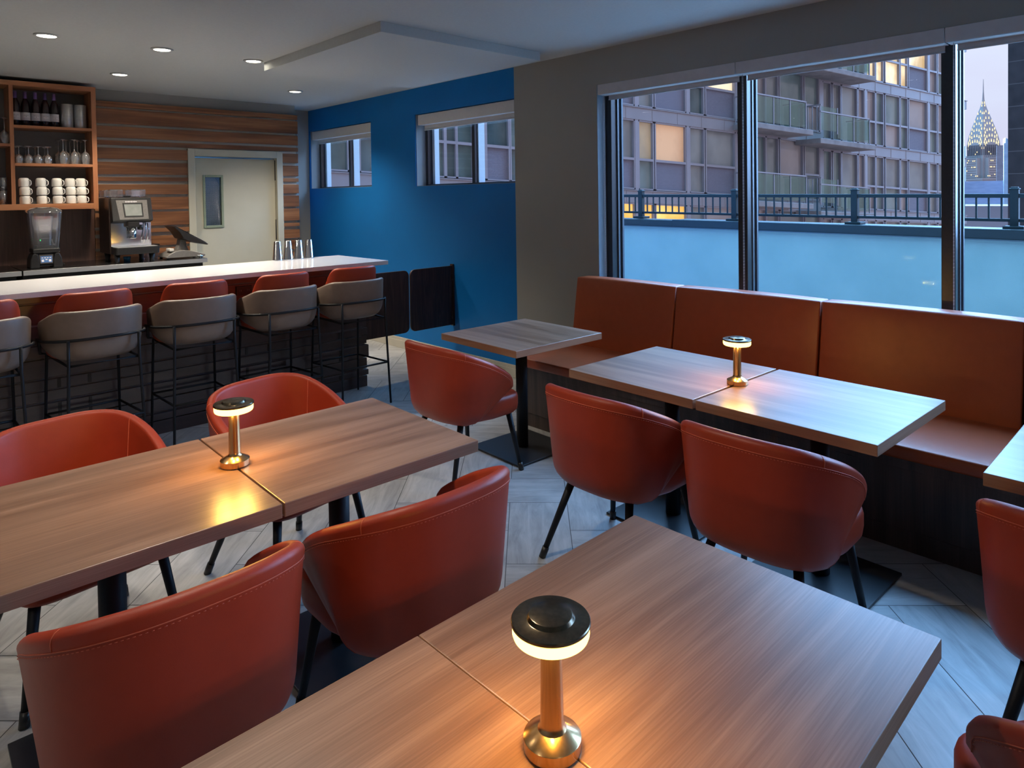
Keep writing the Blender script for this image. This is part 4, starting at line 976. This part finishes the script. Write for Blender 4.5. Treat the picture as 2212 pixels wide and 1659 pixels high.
place(pb, [(x, 7.66, 2.3525, rnd.uniform(-.3, .3)*0, 'dark wine bottle with white label on the top shelf, %s of the five' % ORD[k]) for k, x in enumerate((1.014, 1.090, 1.168, 1.243, 1.315))])
pc = proto('wine_chiller', 'x', 'wine cooler', 'steel wine coolers on the top shelf', [('body', lambda b_: lathe(b_, [(0, 0), (.050, 0), (.052, .003), (.052, .226), (.050, .228), (.0485, .226), (.0485, .01), (0, .01)], 36), 'steel')])
place(pc, [(1.417, 7.665, 2.3525, 0, 'brushed steel wine cooler beside the wine bottles'), (1.525, 7.665, 2.3525, 0, 'brushed steel wine cooler next to the shelf side')])
def glassprof(h, rb, s):   # upside-down stemmed glass
    hb = h*.5
    return [(rb*.80, 0), (rb*.98, hb*.35), (rb, hb*.55), (rb*.8, hb*.85), (rb*.3, hb*1.02), (.0035, hb*1.12), (.003, h*.94), (.012, h*.97), (.031, h*.99), (.0315, h), (0, h)]
pg = proto('wine_glass', 'x', 'glass', 'upturned wine glasses on the middle shelf', [('bowl', lambda b_: lathe(b_, glassprof(.158, .0355, 1), 20), 'glass')])
sm = [(1.022+.074*i+.012*(r % 2), 7.60+.078*r) for r in range(3) for i in range(4)]
lst = []
for k, (x, y) in enumerate(sm): lst.append((x, y, 2.0065, 0, 'short upturned wine glass on the middle shelf, in the left cluster'))
place(pg, lst)
pg2 = proto('tall_wine_glass', 'x', 'glass', 'tall upturned wine glasses on the middle shelf', [('bowl', lambda b_: lathe(b_, glassprof(.235, .042, 1), 20), 'glass')])
tl = [(1.37, 7.615), (1.46, 7.61), (1.55, 7.61), (1.41, 7.71), (1.505, 7.708), (1.365, 7.80), (1.46, 7.803), (1.55, 7.80)]
place(pg2, [(x, y, 2.0065, 0, 'tall upturned wine glass at the right of the middle shelf') for x, y in tl])
for k, (x, y, lab) in enumerate(((.925, 7.62, 'upturned wine glass on the upper left shelf by the divider'), (.84, 7.64, 'upturned wine glass on the upper left shelf at the photo edge'))):
    q = dup(pg2, (x, y, 2.1805), 0, lab, 'wine glasses on the left shelf')
pt = proto('tumbler', 'x', 'glass', 'tumblers on the lower left shelf', [('body', lambda b_: lathe(b_, [(0, .004), (.028, .004), (.028, 0), (.030, 0), (.036, .12), (.0345, .12), (.029, .01), (0, .01)], 20), 'glass')])
place(pt, [(.90, 7.62, 1.6325, 0, 'clear tumbler on the lower left shelf by the divider, lower of two'), (.90, 7.62, 1.753, 0, 'clear tumbler stacked on another by the shelf divider'), (.81, 7.62, 1.6325, 0, 'clear tumbler at the left photo edge on the lower shelf')])
def mugb(b_):
    lathe(b_, [(0, .078), (.022, .078), (.024, .080), (.034, .077), (.0415, .064), (.043, .050), (.043, .003), (.042, 0), (.040, .002), (.040, .045), (.032, .070), (0, .073)], 28)
def mugh(b_): tube(b_, [(.037, 0, .012), (.055, 0, .010), (.064, 0, .022), (.064, 0, .046), (.055, 0, .058), (.037, 0, .058)], .0042, 8)
pm = proto('mug', 'x', 'mug', 'white mugs on the bottom shelf', [('body', mugb, 'porcelain'), ('handle', mugh, 'porcelain')])
cols = [(1.062, 7.62), (1.193, 7.62), (1.318, 7.62), (1.424, 7.62), (1.512, 7.62)]
HT = ['bottom', 'middle', 'top']
lst = []
for k, (x, y) in enumerate(cols):
    for j in range(3):
        dx, dy = (-.006, .05) if (j == 2) else (0, 0)
        if j == 2: dx, dy = -.004, .01
        lst.append((x+dx, y+dy, 1.6325+j*.0805, -.7, 'white mug, %s of the %s stack on the bottom shelf' % (HT[j], ORD[k])))
    
place(pm, lst)
# cocktail tins on the bar
pc = proto('shaker_tin', 'x', 'cup', 'steel shaker tins on the bar', [('body', lambda b_: lathe(b_, [(0, .168), (.026, .168), (.028, .166), (.0425, .012), (.0445, .010), (.0445, .001), (.043, 0), (.041, .012), (0, .014)], 32), 'chrome')])
place(pc, [(2.590+k*.098, 5.70, 1.1075, 0, 'upturned steel shaker tin on the bar, %s of four' % ('leftmost', 'second from left', 'third from left', 'rightmost')[k]) for k in range(4)])
# blender appliance
bl = thing('blender', 'countertop blender with clear jug and sound cover under the shelf', 'blender', (1.157, 7.36, 1.0605), .0)
bm = newbm()
for s in (-1, 1): prism(bm, [(s*.05, 0), (s*.122, 0), (s*.118, .08), (s*.10, .125), (s*.085, .135), (s*.06, .12), (s*.05, .06)], 1, -.10, .09)
box(bm, -.085, .085, -.075, .09, .01, .135); obj('motor_base', bm, 'black', bl, bevel=.008, bseg=3)
bm = newbm(); v = [(-.052, -.082, .118), (.052, -.082, .118), (.048, -.104, .040), (-.048, -.104, .040)]
bm.faces.new([bm.verts.new(p) for p in v]); v2 = [(-.052, -.07, .118), (.052, -.07, .118), (.048, -.07, .040), (-.048, -.07, .040)]; bm2 = [bm.verts.new(p) for p in v2]
vv = list(bm.verts); bm.faces.new((vv[0], vv[3], vv[7], vv[4])); bm.faces.new((vv[1], vv[5], vv[6], vv[2])); bm.faces.new((vv[0], vv[4], vv[5], vv[1]))
obj('control_panel', bm, 'darkbrown', bl)
Mt['lcdblue'] = noise_mat('blue_keypad', (0.03, 0.10, 0.28), (0.05, 0.15, 0.36), 20, .3)
bm = newbm(); bm.faces.new([bm.verts.new(p) for p in ((-.044, -.0865, .106), (.044, -.0865, .106), (.042, -.1035, .048), (-.042, -.1035, .048))]); kp = obj('keypad', bm, 'lcdblue', bl)
bm = newbm()
for x, z, w, h in ((-.028, .065, .009, .010), (.026, .065, .009, .010), (0, .074, .008, .004), (-.03, .09, .006, .003), (-.01, .09, .006, .003), (.01, .09, .006, .003), (.03, .09, .006, .003)):
    y = lambda zz_: -.0875-(.106-zz_)/.058*.017
    bm.faces.new([bm.verts.new(p) for p in ((x-w, y(z+h), z+h), (x+w, y(z+h), z+h), (x+w, y(z-h), z-h), (x-w, y(z-h), z-h))])
obj('button', bm, 'paper', kp)
bm = newbm(); box(bm, -.100, .105, -.10, .085, .135, .172); obj('collar', bm, 'black', bl, bevel=.006)
bm = newbm(); prism(bm, roundrect(-.07, .07, -.07, .05, .02), 2, .172, .195); obj('jug_seat', bm, 'black', bl)
def boxshell(bm, lv):
    pr = None
    for z, hx, y0, y1, r in lv:
        ring = [bm.verts.new((x, y, z)) for x, y in roundrect(-hx, hx, y0, y1, r, 4)]
        if pr:
            for k in range(len(ring)): f = bm.faces.new((pr[k], pr[(k+1) % len(ring)], ring[(k+1) % len(ring)], ring[k])); f.smooth = True
        pr = ring
    return pr
bm = newbm(); tp = boxshell(bm, [(.172, .098, -.10, .08, .02), (.30, .112, -.112, .08, .03), (.49, .128, -.125, .085, .04)]); obj('sound_cover', bm, 'plasticclear', bl)
bm = newbm(); tp = boxshell(bm, [(.488, .130, -.127, .087, .04), (.510, .130, -.125, .087, .045), (.530, .105, -.10, .07, .045), (.541, .06, -.06, .04, .03)]); bm.faces.new(tp); obj('cover_lid', bm, 'plasticclear', bl)
bm = newbm(); boxshell(bm, [(.195, .05, -.05, .03, .02), (.30, .058, -.058, .038, .02), (.46, .068, -.068, .048, .022)]); boxshell(bm, [(.196, .047, -.047, .027, .02), (.46, .064, -.064, .044, .022)]); jg = obj('jug', bm, 'glass', bl)
bm = newbm()
for z in (.26, .32, .38): box(bm, -.03, .03, -.066-(z-.26)*.05, -.065-(z-.26)*.05, z, z+.002)
obj('measure_mark', bm, 'paper', jg)
bm = newbm(); lathe(bm, [(0, 0), (.004, 0), (.004, .012), (.0, .012)], 8, -.035, -.05, .24); Mt['led'] = emit('green_led', (.05, 1, .25), 2); obj('indicator_light', bm, 'led', bl)
bm = newbm(); tube(bm, [(.10, .06, .02), (.17, .10, .005), (.19, .24, .005), (.155, .455, .05), (.150, .468, .17)], .004, 6); obj('power_cord', bm, 'black', bl)
so_ = thing('wall_socket', 'black wall socket with a white plug beside the blender', 'outlet', (1.325, 7.846, 1.27)); bm = newbm(); box(bm, -.035, .035, -.012, 0, -.07, .07); obj('cover_plate', bm, 'black', so_, bevel=.003)
bm = newbm(); box(bm, -.028, -.005, -.035, -.012, -.045, -.025); tube(bm, [(-.02, -.03, -.035), (-.03, -.035, .0), (-.032, -.03, .02)], .004, 6); tube(bm, [(-.02, -.03, -.035), (-.03, -.035, -.08)], .004, 6); obj('plug', bm, 'porcelain', so_)
# coffee machine
cm = thing('coffee_machine', 'black bean to cup coffee machine with mirror steel front and touch screen', 'coffee machine', (1.855, 7.34, 1.0605), 0)
for x, y in ((-.15, -.13), (.15, -.13), (-.15, .22), (.15, .22)):
    bm = newbm(); lathe(bm, [(0, 0), (.024, 0), (.020, .02), (.029, .085), (0, .085)], 14, x, y, 0); obj('foot', bm, 'black', cm)
bm = newbm(); prism(bm, roundrect(-.175, .205, -.20, -.02, .02), 2, .08, .148); obj('drip_tray', bm, 'black', cm, bevel=.004)
bm = newbm(); prism(bm, roundrect(-.165, .195, -.19, -.03, .02), 2, .148, .151); obj('drip_grate', bm, 'steel', cm)
bm = newbm(); box(bm, -.185, .175, -.02, .36, .08, .62); obj('body', bm, 'darkbrown', cm, bevel=.006)
bm = newbm(); box(bm, -.175, .175, -.034, -.021, .152, .375); obj('mirror_front', bm, 'chrome', cm)
bm = newbm(); prism(bm, [(-.02, .375), (-.12, .395), (-.06, .62), (-.02, .62)], 0, -.175, .175); obj('head', bm, 'black', cm, bevel=.008, bseg=3)
def onhead(x, z, d=0):
    t = (z-.395)/(.225); y = -.12+.06*t-d; return (x, y, z)
bm = newbm(); bm.faces.new([bm.verts.new(onhead(x, z, .002)) for x, z in ((-.115, .41), (.135, .41), (.135, .595), (-.135, .595))]); fp = obj('face_panel', bm, 'greyplastic', cm)
bm = newbm(); bm.faces.new([bm.verts.new(onhead(x, z, .003)) for x, z in ((-.075, .43), (.092, .43), (.092, .568), (-.082, .568))]); obj('screen_bezel', bm, 'black', fp)
bm = newbm(); bm.faces.new([bm.verts.new(onhead(x, z, .004)) for x, z in ((-.062, .445), (.080, .445), (.080, .555), (-.068, .555))]); obj('screen', bm, 'screen', fp)
bm = newbm()
for k in range(12):
    x = -.052+k*.0085; w = .003; h = .004 if k % 3 else .006; bm.faces.new([bm.verts.new(onhead(a, b_, .004)) for a, b_ in ((x-w, .579-h), (x+w, .579-h), (x+w, .579+h), (x-w, .579+h))])
obj('logo_lettering', bm, 'paper', fp)
bm = newbm(); box(bm, -.048, .055, -.115, -.034, .335, .392); obj('spout_block', bm, 'black', cm, bevel=.01, bseg=3)
bm = newbm(); lathe(bm, [(0, .225), (.030, .225), (.032, .232), (.034, .345), (0, .345)], 24, .0, -.075, 0); obj('brew_spout', bm, 'chrome', cm)
bm = newbm(); tube(bm, [(.115, -.06, .38), (.118, -.075, .33), (.105, -.085, .24), (.095, -.09, .175)], .006, 8); tube(bm, [(.135, -.06, .37), (.142, -.08, .30), (.125, -.085, .19)], .005, 8); obj('steam_wand', bm, 'chrome', cm)
bm = newbm(); lathe(bm, [(0, 0), (.016, 0), (.018, .05), (0, .05)], 14, .075, -.06, .305); obj('hot_water_nozzle', bm, 'black', cm)
bm = newbm(); box(bm, .085, .16, -.0365, -.0345, .165, .205); obj('warning_sticker', bm, 'paper', cm)
bm = newbm(); prism(bm, roundrect(.03, .20, .40, .61, .03), 0, .176, .198); obj('side_cup', bm, 'porcelain', cm)
for a, b_ in ((-.16, -.045), (.025, .155)):
    bm = newbm(); box(bm, a, b_, .03, .26, .622, .70); box(bm, a-.03, b_-.03, .12, .30, .622, .695); obj('bean_hopper', bm, 'plasticclear', cm, bevel=.01, bseg=3)
bm = newbm(); box(bm, -.04, .02, .05, .2, .62, .638); obj('top_latch', bm, 'black', cm)
# small things behind
t_ = thing('plastic_container', 'clear plastic container beside the coffee machine', 'container', (2.105, 7.60, 1.0605)); bm = newbm(); tp = boxshell(bm, [(0, .05, -.05, .05, .01), (.13, .062, -.06, .06, .01)]); obj('body', bm, 'plasticclear', t_)
bm = newbm(); prism(bm, roundrect(-.072, .072, -.065, .07, .015), 2, .13, .142); obj('lid', bm, 'black', t_)
t_ = thing('blue_cup', 'small blue cup standing under the coffee machine', 'cup', (1.83, 7.38, 1.0605)); Mt['bluecup'] = noise_mat('blue_cup', (.03, .16, .30), (.04, .2, .36), 20, .4); bm = newbm(); lathe(bm, [(0, 0), (.026, 0), (.034, .045), (.032, .045), (.024, .004), (0, .004)], 20); obj('body', bm, 'bluecup', t_)
# point of sale terminal
ps = thing('payment_terminal', 'grey cash register terminal with tilted touch screen at the end of the back counter', 'cash register', (2.325, 7.36, 1.0605), 0)
bm = newbm(); pts = [(-.185, .022), (-.18, .012), (.185, .012), (.19, .03), (.12, .055), (.05, .075), (-.03, .085), (-.10, .075), (-.16, .045)]
prism(bm, pts, 1, -.14, .14); obj('base', bm, 'greyplastic', ps, bevel=.01, bseg=3)
bm = newbm()
for x in (-.16, .16):
    for y in (-.11, .11): lathe(bm, [(0, 0), (.014, 0), (.014, .016), (0, .016)], 10, x, y, 0)
obj('rubber_foot', bm, 'black', ps)
bm = newbm(); prism(bm, [(-.06, .08), (.06, .075), (.035, .12), (.03, .19), (-.025, .19), (-.035, .13)], 1, -.05, .05); obj('stand', bm, 'greyplastic', ps, bevel=.008, bseg=3)
bm = newbm(); prism(bm, [(-.115, .325), (-.10, .325), (.215, .135), (.212, .128), (.20, .128), (.05, .165), (-.02, .20), (-.06, .27)], 1, -.15, .15); sc_ = obj('screen_housing', bm, 'black', ps, bevel=.005)
bm = newbm(); a, b_ = Vector((-.095, 0, .326)), Vector((.205, 0, .145)); nn = Vector((.55, 0, .85)).normalized()*.003
bm.faces.new([bm.verts.new(p) for p in (a+Vector((0, -.14, 0))+nn, b_+Vector((0, -.14, 0))+nn, b_+Vector((0, .14, 0))+nn, a+Vector((0, .14, 0))+nn)]); obj('screen', bm, 'screen', sc_)
bm = newbm(); box(bm, -.14, -.10, -.10, .02, .075, .105); obj('card_reader', bm, 'porcelain', ps, bevel=.006)
t_ = thing('steel_tap', 'small chrome fitting on the right end of the steel worktop', 'fitting', (2.46, 7.22, 1.0605)); bm = newbm(); lathe(bm, [(0, 0), (.012, 0), (.012, .02), (.006, .03), (0, .034)], 14); tube(bm, [(-.03, 0, .02), (.03, 0, .012)], .008, 8); obj('body', bm, 'chrome', t_)

# ================================================================== DOWNLIGHTS
DL = [(.925, 5.57, 'round ceiling downlight at the upper left of the photo', 30), (1.648, 5.54, 'round ceiling downlight above the bar, middle of the front row', 30), (2.345, 5.535, 'round ceiling downlight beside the dropped ceiling slab', 30),
      (1.682, 6.855, 'round ceiling downlight above the back counter', 30), (3.334, 6.82, 'round ceiling downlight near the blue wall and the door', 42)]
DL2 = [(.95, 2.25, 110), (-.3, 3.1, 55), (-1.6, 4.6, 90), (-1.2, 1.2, 45), (.2, -1.3, 16), (2.2, -1.6, 14)]
dl0 = None
def make_dl():
    t_ = thing('ceiling_downlight', 'x', 'ceiling light', group='round ceiling downlights')
    bm = newbm(); lathe(bm, [(.058, -.001), (.078, -.001), (.078, -.006), (.070, -.012), (.058, -.008)], 40); obj('trim_ring', bm, 'lamp_trim', t_)
    bm = newbm(); lathe(bm, [(0, -.006), (.058, -.006)], 40); obj('diffuser', bm, 'lamp_on', t_)
    l = bpy.data.lights.new('downlight_beam', 'SPOT'); l.energy = 165; l.color = (1.0, .89, .73); l.shadow_soft_size = .06; l.spot_size = math.radians(120); l.spot_blend = .8
    o = bpy.data.objects.new('downlight_beam', l); COL.objects.link(o); o.parent = t_; o.location = (0, 0, -.02)
    return t_
dl0 = make_dl()
for k, (x, y, lab, e_) in enumerate(DL):
    if k == 0: dl0.location = (x, y, ZC); dl0['label'] = lab
    else: dup(dl0, (x, y, ZC), 0, lab)
for k, (x, y, pw) in enumerate(DL2):
    q = dup(dl0, (x, y, ZC), 0, 'round ceiling downlight over the dining area, behind the camera')
    for c in q.children:
        if c.type == 'LIGHT': c.data = c.data.copy(); c.data.energy = pw
